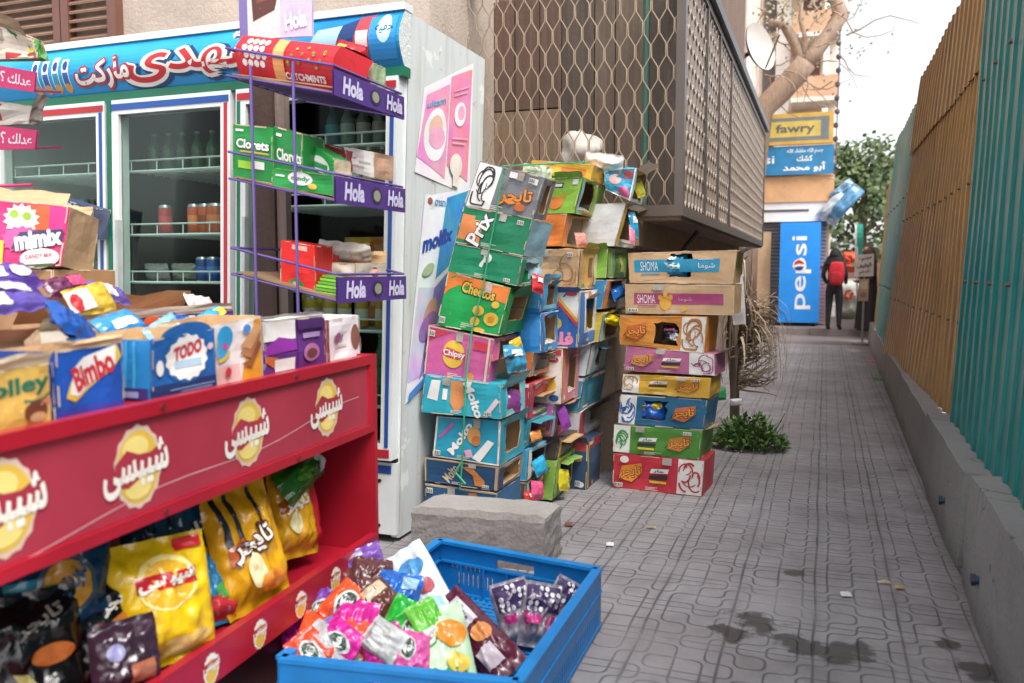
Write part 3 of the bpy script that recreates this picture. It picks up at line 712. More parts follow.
# ================================================================ three-door display fridge
FY = 3.4
shear = lambda p: V3((p.x+.034*p.z, p.y, p.z))
XR, XM, XL, XE = -1.812, -2.69, -3.45, -4.25
fr = empty('display_fridge', (-3, 3.85, 0), 'wide three-door glass display fridge under a blue market sign', 'display fridge')
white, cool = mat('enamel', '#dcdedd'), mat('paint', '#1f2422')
redp, blup, grnp = mat('paint', '#b3262e'), mat('paint', '#21509a'), mat('paint', '#0f6a4c')
def sb(parent, name, boxes, smooth=False):
    b = B(shear)
    for *bx, m in boxes: b.box(*bx, m)
    return b.build(name, parent)
# body: side skins, back, top, base
b = B(shear)
sp_ = Patch((XR, FY+.02, .02), (XR, FY+.9, .02), (XR, FY+.02, 2.37), None, .006, 3)
b.box(XR-.04, XR-.004, FY+.021, FY+.9, .02, 2.37, white); b.grid(lambda u, v: sp_(u, v), 14, 20, mat('grimy', '#c3c6c5'))
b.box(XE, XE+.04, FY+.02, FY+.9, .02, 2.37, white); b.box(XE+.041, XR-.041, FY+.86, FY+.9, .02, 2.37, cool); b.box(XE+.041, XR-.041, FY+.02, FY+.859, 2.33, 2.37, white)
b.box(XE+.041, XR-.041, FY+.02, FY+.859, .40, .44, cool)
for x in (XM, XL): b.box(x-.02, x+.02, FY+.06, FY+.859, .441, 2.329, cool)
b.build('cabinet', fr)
sb(fr, 'base_panel', [(XE, XR-.002, FY-.01, FY+.019, .04, .375, white), (XM+.03, XR-.03, FY-.014, FY-.0105, .325, .362, blup), (XM+.02, XR-.01, FY-.004, FY+.018, .376, .392, mat('paint', '#16191d'))])
b = B(shear)
for x, z in ((-1.9, .29), (-1.9, .08), (-2.6, .29)): b.tube([(x, FY-.016, z), (x, FY-.01, z)], .009, mat('paint', '#22201f'), 8)
b.build('screw', fr)
# doors
doors = ((XM, XR, redp, blup, .395), (XL, XM, blup, redp, .44), (XE, XL, redp, blup, .44))
for i, (xa, xb, top, side, zb) in enumerate(doors):
    xa += .02; xb -= .012; z1 = 2.09; w = .055
    bs = [(xa, xa+w, FY-.05, FY+.02, zb, z1, white), (xb-w, xb, FY-.05, FY+.02, zb, z1, white), (xa+w, xb-w, FY-.05, FY+.02, z1-.07, z1, white), (xa+w, xb-w, FY-.05, FY+.02, zb, zb+.075, white)]
    d = sb(fr, 'door', bs)
    st = [(xa+.008, xb-.008, FY-.054, FY-.0505, z1-.05, z1-.02, top), (xb-.034, xb-.016, FY-.054, FY-.0505, zb+.06, z1-.055, side)]
    if i == 0: st += [(xa+.008, xa+.026, FY-.054, FY-.0505, zb+.06, z1-.055, grnp), (xa+w-.01, xb-.01, FY-.054, FY-.0505, zb+.012, zb+.05, redp)]
    if i == 1: st += [(xa-.012, xa+.014, FY-.056, FY-.0505, zb, z1, grnp)]
    if i == 2: st += [(xa+.008, xa+.03, FY-.054, FY-.0505, zb+.06, z1-.055, blup)]
    sb(d, 'stripe', st)
    sb(d, 'glass', [(xa+w, xb-w, FY-.03, FY-.022, zb+.075, z1-.07, glass_mat())])
    sb(d, 'handle', [(xa+.062, xa+.078, FY-.085, FY-.05, 1.0, 1.5, mat('plastic', '#b9bfbd'))])
    b = B(shear); rail = mat('paint', '#d5dad6')
    for zs in ((.62, .97, 1.24, 1.55, 1.82) if i == 0 else (.62, .90, 1.19, 1.43, 1.75)):
        for k in range(14):
            y = FY+.06+k*.055; b.tube([(xa+.03, y, zs), (xb-.03, y, zs)], .003, rail, 4)
        b.tube([(xa+.03, FY+.05, zs), (xb-.03, FY+.05, zs)], .008, rail, 6); b.tube([(xa+.03, FY+.05, zs+.055), (xb-.03, FY+.05, zs+.055)], .005, rail, 6)
        for k in range(5):
            x = xa+.04+k*(xb-xa-.08)/4; b.tube([(x, FY+.05, zs), (x, FY+.05, zs+.055)], .004, rail, 4)
    b.build('shelf', fr)
# header sign: bulging lit box
SX0, SX1, SZ0, SZ1 = XE-.02, XR+.01, 2.10, 2.385
bulge = lambda v: FY-.035-.055*_s(math.pi*min(1, max(0, v)))
hp = Patch(0, 0, 0, fn=lambda u, v, off=0: shear(V3((SX0+(SX1-SX0)*u, bulge(v)-off, SZ0+.03+(SZ1-SZ0-.05)*v))), W=SX1-SX0, H=SZ1-SZ0-.05)
hs = empty('market_sign', (-3, FY, SZ0), 'blue fridge-top sign with red Arabic market name', 'sign')
def sign_blue():
    m, nt, bs = new_mat('sign_print'); t = NT(nt); co = t.coord()
    f = t.ramp(t.noise(co, 1.6, 4), .35, .7); base = t.mix(f, hx('#1a93cc'), hx('#1273ad'))
    wv = t.n('ShaderNodeTexWave', i_Vector=co); wv.inputs['Scale'].default_value = .9; wv.inputs['Distortion'].default_value = 6; wv.bands_direction = 'Z'
    base = t.mix(t.math('MULTIPLY', t.ramp(wv.outputs[1], .7, 1), .3), base, hx('#3fb0cf')); t.put(bs.inputs['Base Color'], base); bs.inputs['Roughness'].default_value = .3; return m
b = B(); b.grid(lambda u, v: hp(u, v), 30, 10, sign_blue())
b.grid(lambda u, v: shear(V3((SX0+(SX1-SX0)*u, FY+.02, SZ0+.03+(SZ1-SZ0-.05)*v))), 2, 1, white, True)
for x in (0, 1): b.grid(lambda u, v: hp(x, v)*(1-u)+shear(V3((SX0+(SX1-SX0)*x, FY+.02, SZ0+.03+(SZ1-SZ0-.05)*v)))*u, 3, 10, mat('wall', '#d3d6d3'), x == 0)
b.build('panel', hs)
b = B(shear); b.box(SX0-.005, SX1+.003, FY-.05, FY+.03, SZ1-.02, SZ1+.012, white); b.build('top_trim', hs)
b = B(shear); b.box(SX0-.005, SX1+.003, FY-.045, FY+.019, SZ0-.012, SZ0+.03, grnp); b.build('bottom_trim', hs)
su = lambda x, y=60: (PLN(x, y, (0, FY-.08, 0), (0, 1, 0)).x-.034*2.25-SX0)/(SX1-SX0)
sw = lambda a, c: su(c)-su(a)
cr, rd = mat('paint', '#e9e4dc'), mat('paint', '#c0272f')
T_ = []
for m, f in ((mat('paint', '#0b3f6e'), .09), (cr, .06), (rd, .0)):
    dx = .006 if f == .09 else 0
    T_.append(('T', 'الهدى', su(190)+dx, .50-dx*4, sw(126, 254)*(1+f*.5), .78*(1+f*.7), m, 0, .02+f))
for m, f in ((mat('paint', '#a8323a'), .07), (cr, .01)): T_.append(('T', 'ماركت', su(103), .36, sw(76, 129)*(1+f*.4), .56*(1+f*.6), m, 3, .02+f))
b = B(); b.deco(hp, T_, .004, .0012); b.build('lettering', hs)
for k, x in enumerate((36, 46, 56, 66)):
    c = su(x); it = [('R', c-.009, .12, c+.009, .8-.06*(k % 2), mat('paint', '#dfe6ea')), ('R', c-.007, .2, c+.007, .45, mat('paint', ['#2b9ab5', '#2f5fa0'][k % 2])), ('E', c, .6, .006, .1, mat('paint', '#1d3f86')), ('E', c, .15, .008, .09, mat('paint', '#d59a37'))]
    b = B(); b.deco(hp, it, .002, .0006); b.build('product_picture', hs)
it = [('G', [(su(310), .45), (su(318), .75), (su(345), .8), (su(337), .4)], mat('paint', '#9fc6d6')), ('G', [(su(335), .25), (su(342), .8), (su(358), .9), (su(352), .2)], mat('paint', '#1d3a6f')), ('G', [(su(352), .15), (su(358), .92), (su(374), .95), (su(368), .12)], mat('paint', '#b9404a')),
       ('R', su(370), .12, su(397), .9, mat('paint', '#2f8fd0')), ('E', su(385), .66, .014, .27, mat('paint', '#bfe4ef')), ('T', 'حفيه', su(385), .66, sw(376, 394), .2, mat('paint', '#1b3f86'), 0, .01), ('R', su(357), .35, su(369), .65, mat('paint', '#e6d3d2'))]
b = B(); b.deco(hp, it, .002, .0006); b.build('product_picture', hs)
# posters on its side
def on_side(x, y, xs=-1.76):
    p = P(x, y, X=xs); return V3((XR+.034*p.z+.004, p.y, p.z))
def poster(label, bl, br, tl, tr, base, dec):
    pt = Patch(on_side(*bl), on_side(*br), on_side(*tl), on_side(*tr), .004, 5); b = B(); b.panel(pt, base, K('#e9e7e4'), th=.002, nu=8, nv=8); b.deco(pt, dec, .0015, .0006)
    return tag(b.build('poster'), label, 'poster', 'posters pasted on the fridge side')
PK, PKL, WH = K('#d66a9a'), K('#e9a7c3'), K('#ece9ea'); Q = lambda c: mat('print', c)
poster('pink baby poster with a sleeping baby, at the top of the fridge side', (413, 172), (468, 196), (420, 88), (468, 64), Q('#e7dde2'),
       [('G', [(.0, .18), (.5, .05), (.5, .92), (.06, .9)], Q('#df95b3')), ('G', [(.52, .18), (.94, .1), (.97, .96), (.52, .98)], Q('#e283aa')), ('E', .27, .45, .2, .27, WH), ('E', .27, .52, .12, .13, K('#e5b9a5')), ('E', .30, .42, .14, .11, PKL), ('T', 'ultam', .25, .78, .34, .07, K('#4a9ac0'), 0, .02), ('E', .73, .63, .12, .1, WH), ('E', .75, .64, .07, .06, PKL),
        ('R', .58, .83, .9, .845, PKL), ('R', .58, .79, .86, .805, PKL), ('R', .58, .42, .9, .435, PKL), ('R', .58, .38, .84, .395, PKL), ('E', .68, .2, .12, .1, K('#efe6d9')), ('R', .63, .02, .74, .16, K('#efe6d9'))])
poster('white and blue poster reading molfix, low on the fridge side', (410, 405), (448, 360), (424, 196), (470, 188), Q('#dfe0e3'),
       [('G', [(.0, .1), (.42, .05), (.42, .5), (.05, .55)], Q('#c5bfd3')), ('G', [(.4, .55), (1, .6), (1, .99), (.45, .97)], Q('#2f8ec4')), ('G', [(.3, .05), (.97, .2), (.97, .58), (.4, .5)], Q('#7b7fb0')), ('T', 'molfix', .36, .76, .62, .08, K('#1a4a9a'), 0, .05), ('E', .38, .36, .16, .09, K('#c79a86')), ('E', .36, .31, .2, .07, Q('#8d6fa0')), ('E', .66, .2, .16, .06, K('#b88a78')), ('E', .68, .14, .2, .06, Q('#d8d3e6')), ('E', .2, .62, .12, .03, K('#a9b98f')), ('R', .05, .0, .9, .04, K('#4a7ec0'))])
poster('small torn white sticker with a blue mark, between the two posters', (425, 208), (447, 212), (425, 194), (447, 197), K('#e4e2e0'), [('T', 'cream', .62, .5, .5, .42, K('#3f86b5'), 0, .02), ('E', .16, .55, .1, .25, K('#a0584f'))])
# cans and bottles
def can(c, cols, r=.033, h=.125):
    b = B(); c = V3(c); ms = [mat('paint', x) for x in cols]; mt = mat('metal', '#b9bcc0')
    b.lathe(c, [(r*.01, 0), (r*.8, 0), (r, .008), (r, h*.3), (r, h*.62), (r, h*.9), (r*.8, h), (r*.78, h-.004), (r*.01, h-.004)], lambda i: mt if i in (0, 1, 5, 6, 7) else ms[0] if i in (2, 4) else ms[1 % len(ms)], 14)
    return b.build('drink_can', smooth=40)
zc = lambda y, Y=FY+.12: P(200, y, Y=Y).z
cans = [('plain red can, left of the orange cans behind the middle door', 165, 206, ('#b32a2e', '#d2454a')), ('leftmost orange can on the upper shelf behind the middle door', 194, 206, ('#c2512a', '#e08145')), ('orange can with a dark round badge on the upper fridge shelf', 204.5, 206, ('#c2512a', '#8a3a24')), ('wide orange can third in the row on the upper fridge shelf', 216, 206, ('#b9552b', '#d37a49')), ('orange can nearest the striped post on the upper fridge shelf', 227, 206, ('#c2512a', '#d98a52')),
        ('dark blue can leftmost on the lower fridge shelf', 203, 276, ('#23407f', '#3d5fa8')), ('blue can with a pale top on the lower fridge shelf', 213.5, 276, ('#274a92', '#4c74b8')), ('light blue and silver can on the lower fridge shelf', 227, 276, ('#35639f', '#9fb3c9'))]
for lab, x, y, cols in cans:
    p = P(x, y, Y=FY+.12); zs = 1.43 if y < 240 else 1.19
    tag(can((p.x, p.y, zs+.004), cols, .034 if x != 216 else .05, .15 if y < 240 else .125), lab, 'drink can', 'cans behind the middle fridge door')
def bottle(name, c, col, cap, h=.26, r=.034, lab='#8a8f50'):
    b = B(); c = V3(c); g, l, k = mat('foil', col), mat('paint', lab), mat('paint', cap)
    b.lathe(c, [(.002, 0), (r*.9, 0), (r, .012), (r, h*.28), (r, h*.52), (r*.95, h*.62), (r*.42, h*.8), (r*.36, h*.92), (r*.4, h*.925), (r*.4, h), (.002, h)], lambda i: l if i == 3 else k if i >= 8 else g, 14)
    return b.build(name, smooth=40)
for lab, x, zs, col, cap, lb in (('clear bottle with a teal cap, leftmost at the top of the right fridge door', 337, 1.82, '#4f6f78', '#2aa9b0', '#2f8f96'), ('second clear bottle from the left at the top of the right fridge door', 352, 1.82, '#6b7a76', '#c8cfcd', '#a8b0ad'), ('third clear bottle from the left at the top of the right fridge door', 368, 1.82, '#5b6865', '#d5d8d6', '#9c8d7a'), ('clear bottle nearest the door frame at the top of the right fridge door', 384, 1.82, '#66716e', '#cfd4d2', '#8f8378'),
                               ('green glass bottle on the middle shelf of the right fridge door', 330, 1.55, '#2e6b3c', '#b6c04a', '#b0b04a'), ('small green bottle with a yellow label beside the silver bottle', 342, 1.55, '#33704a', '#c2c659', '#c9bd4d'), ('silver bottle on the middle shelf of the right fridge door', 356, 1.55, '#a9b2b3', '#d9dddc', '#c9cfcf'), ('yellow juice bottle on the middle shelf of the right fridge door', 371, 1.55, '#b59a3c', '#d7d2b0', '#cfb45a'), ('brown juice bottle on the middle shelf of the right fridge door', 385, 1.55, '#7c5548', '#d3cfc9', '#a0786c'),
                               ('big green soda bottle at the bottom of the right fridge door', 376, .62, '#1d6b3f', '#1f8a4a', '#2c7d4e')):
    p = P(x, 200, Y=FY+.12); h = .27 if zs != .62 else .34
    if zs == 1.82: h = .2
    tag(bottle('drink_bottle', (p.x-.034*(zs-1.3), FY+.12, zs+.005), col, cap, h, .033 if zs != .62 else .05, lb), lab, 'bottle', 'bottles behind the right fridge door')
for lab, x, zs, col in (('yellow snack bag on the lower shelf of the right fridge door', 350, 1.24, '#c79a3a'), ('orange snack bag on the lower shelf of the right fridge door', 376, 1.24, '#c4742f'), ('yellow carton low behind the right fridge door', 305, .97, '#c2a53a'), ('patterned orange pack low behind the right fridge door', 372, .97, '#c58a5a')):
    p = P(x, 250, Y=FY+.12); bag(lab, (p.x, FY+.2, zs+.09), (1, 0, 0), (0, -.1, 1), .15, .16, .06, mat('foil', col), seed=x, name='snack_bag', group='packs behind the right fridge door', nu=10, nv=12)
for k, (x, zs, col, lab) in enumerate(((150, 1.19, '#a9a4a6', 'crumpled silver pack at the left end of the lower middle-door shelf'), (178, 1.19, '#8d8a80', 'second crumpled pack on the lower middle-door shelf'))):
    p = P(x, 270, Y=FY+.15); bag(lab, (p.x, FY+.2, zs+.05), (1, .2, 0), (0, -.3, 1), .14, .1, .05, mat('foil', col), seed=x, group='packs behind the middle fridge door', nu=10, nv=12)
rg = random.Random(5); proto = None
for xa, xb, zs, n, cols_, lab, grp in ((XL+.1, XM-.12, 1.75, 7, ('#2f5a38', '#46543e'), 'green bottle in the dim top row of the middle fridge door', 'dim top row of the middle fridge door'), (XE+.3, XL-.1, 1.43, 8, ('#8a6a3a', '#8f8a70'), 'juice bottle in the upper row behind the left fridge door', 'upper row behind the left fridge door'), (XE+.3, XL-.1, 1.19, 8, ('#4a6a54', '#8a8a78'), 'pale bottle in the middle row behind the left fridge door', 'middle row behind the left fridge door'), (XL+.12, XM-.1, .9, 8, ('#a8353a', '#d0ccc4'), 'red can in the low row behind the middle fridge door', 'low row behind the middle fridge door'), (XM+.3, XR-.1, .97, 6, ('#c9a23a', '#e0dccf'), 'yellow can in the low row behind the right fridge door', 'low row behind the right fridge door')):
    src = None
    for k in range(n):
        x = xa+(xb-xa)*k/(n-1)
        if src is None:
            src = can((x, FY+.17, zs+.006), cols_, .034, .15) if 'can' in lab[:12] else bottle('drink_bottle', (x, FY+.17, zs+.006), cols_[0], '#6a6f6a', .2, .034, cols_[1]); tag(src, lab, 'can' if 'can' in lab[:12] else 'bottle', grp); src.location.x += .034*zs; bx_ = src.location.copy()
        else: copy_tree(src, bx_+V3(((xb-xa)*k/(n-1), rg.uniform(-.015, .015), 0)))
bx = P(70, 215, Y=FY-.2)
carton('dark crate of slim packs seen at the left fridge door', (bx+V3((-.16, 0, -.05)), bx+V3((.1, .02, -.12)), bx+V3((-.13, 0, .1))), .12, K('#3d4866'), K('#59627e'), deco_f=[('R', .06+.17*k, .3, .18+.17*k, .95, K('#a8b0b8')) for k in range(5)], seed=61)
# ================================================================ concrete block beside the fridge
b = B(); q = [P(413, 507, Z=.24), P(551, 516, Z=.24)]; BY = 3.24
bl0 = V3((-1.655, 3.22, 0))
def blk(u, v, w):   # rough-edged block
    p = V3((-1.65+.59*u, 3.23+.24*v+.05*u, .235*w)); e = .009*_hash(u*9, v*9, w*6)
    rx = .012*((1 if w > .9 else 0)); return p+V3((e, e*.8+(rx if v < .5 else -rx), e*.6-(.012 if (u in (0, 1)) and w > .9 else 0)))
cb_ = mat('wall', '#8b8480')
b.grid(lambda u, w: blk(u, 0, w), 14, 8, cb_); b.grid(lambda u, v: blk(u, v, 1), 14, 6, mat('wall', '#9a958f')); b.grid(lambda v, w: blk(1, v, w), 6, 8, cb_); b.grid(lambda v, w: blk(0, 1-v, w), 6, 8, cb_); b.grid(lambda u, w: blk(1-u, 1, w), 14, 8, cb_)  # top face painted paler for the light falling on it
tag(b.build('concrete_block'), 'rough grey concrete block in front of the leaning cartons', 'concrete block')

# ================================================================ leaning stacks of empty cartons beside the fridge
def fq(bl, br, tl, tr, YL, YR=None):
    YR = YL if YR is None else YR
    return P(*bl, Y=YL), P(*br, Y=YR), P(*tl, Y=YL), P(*tr, Y=YR)
def swirl(u0, v0, u1, v1, m, seed=1, n=7, w=.035):
    """loose ink curls in a rectangle"""
    rg = random.Random(seed); o = []
    for k in range(n):
        cx, cy = rg.uniform(.25, .75), rg.uniform(.25, .75); r = rg.uniform(.12, .4); a0 = rg.uniform(0, 6.28); da = rg.uniform(1.5, 3.6)
        pts = []
        for i in range(9):
            a = a0+da*i/8; x = min(.97, max(.03, cx+r*_c(a))); y = min(.97, max(.03, cy+r*_s(a)))
            pts.append((u0+(u1-u0)*x, v0+(v1-v0)*y))
        o.append(('L', pts, w*rg.uniform(.6, 1.3), m))
    return o
def claws(u, v, s, m, n=3):
    return [('G', [(u+k*.045*s, v), (u+k*.045*s+.02*s, v+.02*s), (u+k*.045*s+.12*s, v+.42*s), (u+k*.045*s+.085*s, v+.3*s)], m) for k in range(n)]
LEAN = 'empty snack cartons in the leaning stacks beside the fridge'
OR_, WHT, BLK, YLW = K('#d9822f'), K('#e6e3df'), K('#2b2a2c'), K('#dcb640')
Y1 = 3.62
c1 = [
 ('grey carton with a white ink-drawing panel and orange script, topmost of the front leaning stack', fq((465, 206), (533, 219), (480, 161), (545, 178), Y1), .17, K('#77797d'), K('#6e7074'), None,
   [('R', .01, .02, .36, .98, WHT)]+swirl(.03, .05, .34, .95, BLK, 3, 9, .03)+[('T', 'تايجر', .68, .42, .46, .38, K('#5a2a1a'), 8, .06), ('T', 'تايجر', .68, .42, .46, .38, OR_, 8, .03), ('R', .5, .82, .62, .95, WHT), ('R', .86, .78, .93, .92, WHT), ('G', [(.5, .3), (.62, .22), (.72, .28), (.6, .36)], OR_), ('E', .78, .2, .08, .09, K('#b8622a'))]+claws(.42, .5, .7, BLK), (.3, .15, .75, .85)),
 ('upper green carton with an orange square and white sideways script in the front leaning stack', fq((455, 242), (523, 256), (464, 206), (533, 220), Y1), .3, K('#127a52'), K('#8fb6c6'), None,
   [('R', .02, .12, .2, .8, K('#d9824a')), ('R', .2, .1, .34, .7, K('#d9824a')), ('T', 'Prix', .31, .48, .46, .42, BLK, 72, .06), ('T', 'Prix', .31, .48, .44, .40, WHT, 72, .03)], None),
 ('lower green carton with part of a white letter in the front leaning stack', fq((448, 271), (517, 286), (455, 243), (523, 257), Y1), .3, K('#0f8058'), K('#8ab2c0'), None,
   [('T', 'P', .5, .62, .12, .5, WHT, -12, .05), ('R', .0, .96, 1, .995, K('#0b5f41')), ('R', .5, .0, .51, .98, K('#0d6c4a'))], (.2, .1, .8, .8)),
 ('orange and green carton reading Cheetos in the front leaning stack', fq((437, 325), (499, 336), (449, 271), (511, 288), Y1), .32, K('#169a4c'), K('#15803f'), None,
   [('G', [(0, .99), (0, .56), (.06, .68), (.2, .8), (.5, .83), (.8, .7), (.99, .66), (.99, .99)], K('#e07a32')), ('T', 'Cheetos', .53, .78, .56, .22, BLK, -3, .07), ('T', 'Cheetos', .53, .78, .54, .2, YLW, -3, .03), ('E', .6, .42, .09, .1, YLW), ('E', .82, .3, .115, .135, YLW), ('E', .58, .2, .075, .09, YLW), ('E', .84, .6, .06, .07, YLW), ('E', .67, .05, .1, .045, YLW), ('E', .82, .3, .05, .06, K('#c98b2e')), ('E', .6, .42, .04, .05, K('#c98b2e'))], (.25, .3, .85, .8)),
 ('magenta carton with a round yellow crest in the front leaning stack', fq((424, 374), (488, 386), (429, 325), (494, 339), Y1), .3, K('#c85c93'), K('#cf6d9d'), None,
   [('R', 0, .0, .02, 1, K('#d3c0a4')), ('R', 0, .97, 1, 1, K('#d3c0a4')), ('G', [(.03, .95), (.03, .7), (.2, .84), (.38, .95)], K('#c43a4c')), ('E', .43, .52, .17, .28, YLW), ('G', [(.24, .5), (.32, .64), (.55, .58), (.64, .6), (.6, .45), (.5, .42), (.32, .44)], K('#c43a4c')), ('T', 'Chipsy', .44, .52, .34, .16, WHT, 0, .03), ('R', .62, .02, .645, .97, K('#a8839a')), ('R', .72, .7, .95, .88, K('#c43a4c')), ('E', .72, .12, .06, .08, K('#d98a4a')), ('R', .93, 0, .965, 1, K('#d3c0a4'))], (.3, .1, .95, .92)),
 ('turquoise carton reading Molto sideways, above the white-edged one', fq((421, 412), (501, 419), (425, 375), (500, 385), 3.58), .34, K('#2ba3b5'), K('#6fc0cc'), None,
   [('G', [(.1, .9), (.22, .92), (.2, .35), (.06, .4)], WHT), ('R', .26, .4, .32, .7, WHT), ('G', [(.36, .95), (.52, .95), (.54, .3), (.44, .05), (.36, .35)], K('#d08a54')), ('T', 'Molto', .66, .48, .46, .26, WHT, -68, .04), ('G', [(.78, .05), (.95, .6), (.99, .5), (.84, .03)], K('#dfc7cf'))], (.25, .15, .8, .85)),
 ('turquoise carton with white edges and a croissant picture reading Molto', fq((433, 456), (499, 466), (437, 416), (501, 421), Y1), .34, K('#2497b4'), K('#3aa5bd'), None,
   [('R', 0, 0, .025, 1, WHT), ('R', .97, 0, 1, 1, WHT), ('R', .0, .0, 1, .03, WHT), ('G', [(.06, .5), (.26, .88), (.3, .84), (.1, .48)], K('#c8549a')), ('T', 'Molto', .40, .52, .5, .2, WHT, 58, .04), ('E', .6, .62, .1, .2, K('#d49a5a')), ('E', .64, .5, .07, .12, K('#b87038')), ('G', [(.6, .1), (.82, .55), (.92, .5), (.72, .02)], WHT), ('G', [(.48, .25), (.58, .3), (.62, .12), (.52, .1)], K('#d7a0c0'))], (.25, .2, .75, .85)),
 ('dark blue carton with an orange croissant picture under the turquoise cartons', fq((425, 481), (497, 491), (425, 457), (499, 467), Y1), .33, K('#1f466b'), K('#8a8178'), None,
   [('R', 0, 0, .02, 1, K('#b79a78')), ('R', 0, .93, 1, 1, K('#b79a78')), ('R', .96, 0, 1, .93, K('#b79a78')), ('G', [(.5, .8), (.64, .85), (.82, .35), (.84, .08), (.7, .1), (.66, .5)], K('#c0763a')), ('T', 'Molto', .36, .48, .24, .42, K('#b6a58c'), 55, .02)], (.2, .15, .9, .85)),
 ('lowest dark blue carton of the front leaning stack, behind the concrete block', fq((425, 528), (498, 534), (425, 483), (497, 493), Y1), .33, K('#24527a'), K('#2f5f86'), None,
   [('R', .0, .95, 1, 1, K('#b79a78')), ('G', [(.6, .9), (.72, .92), (.8, .6), (.7, .6)], K('#c0763a')), ('T', 'Molto', .3, .75, .2, .2, K('#b6a58c'), 40, .02)], None)]
for k, (lab, q, D, mf, ms, mt, dec, hole) in enumerate(c1):
    fl = [('s', .1, .95, .85, 35, .07, ms)] if k in (3, 5, 6) else [('s', .0, .45, .5, 60, .09, ms)] if k == 4 else ()
    carton(lab, q, D, mf, ms, mt, dec, hole_s=hole, group=LEAN, seed=k+11, flaps=fl, deco_s=[('R', .02, .04, .2, .9, mf)] if hole and k not in (0,) else ())
def cor(T, Bm, xe, Y, w=.3, yaw=0.0):
    """front face from its right-hand corner; depth from where its side ends"""
    Cb, Ct = P(*Bm, Y=Y), P(*T, Y=Y); ux = V3((_c(yaw), _s(yaw), 0))
    D = P(xe, (T[1]+Bm[1])/2, X=(Cb.x+Ct.x)/2).y-Y
    return (Cb-ux*w, Cb, Ct-ux*w, Ct), max(.27, D)
BLU, TEA = K('#2f86bd'), K('#2292a6')
def pr(k, cf, cs):          # scattered print on a carton end: bands, dots and curls, none of it lettering
    rg = random.Random(k*7+3); pal = ['#e3ddd2', '#d9b24a', '#c2414f', '#2f6fa8', '#3f9a5c', '#d98a4a', '#8fb9cc', cf]
    o = []
    for i in range(rg.randint(2, 4)):
        c_ = K(rg.choice(pal)); u, v = rg.uniform(.05, .75), rg.choice([.04, .06, .84, .88])
        o.append(('R', u, v, min(.97, u+rg.uniform(.08, .3)), v+rg.uniform(.04, .09), c_) if rg.random() < .6 else ('E', u, v+.03, .05, .05, c_))
    o.append(('R', .02, .03, rg.uniform(.1, .2), .97, K(rg.choice(pal)))); return o
def S(*c): return [('R', .06, .06, .94, .2, K(c[0]))]+([('R', .06, .82, .94, .95, K(c[1]))] if len(c) > 1 else [])
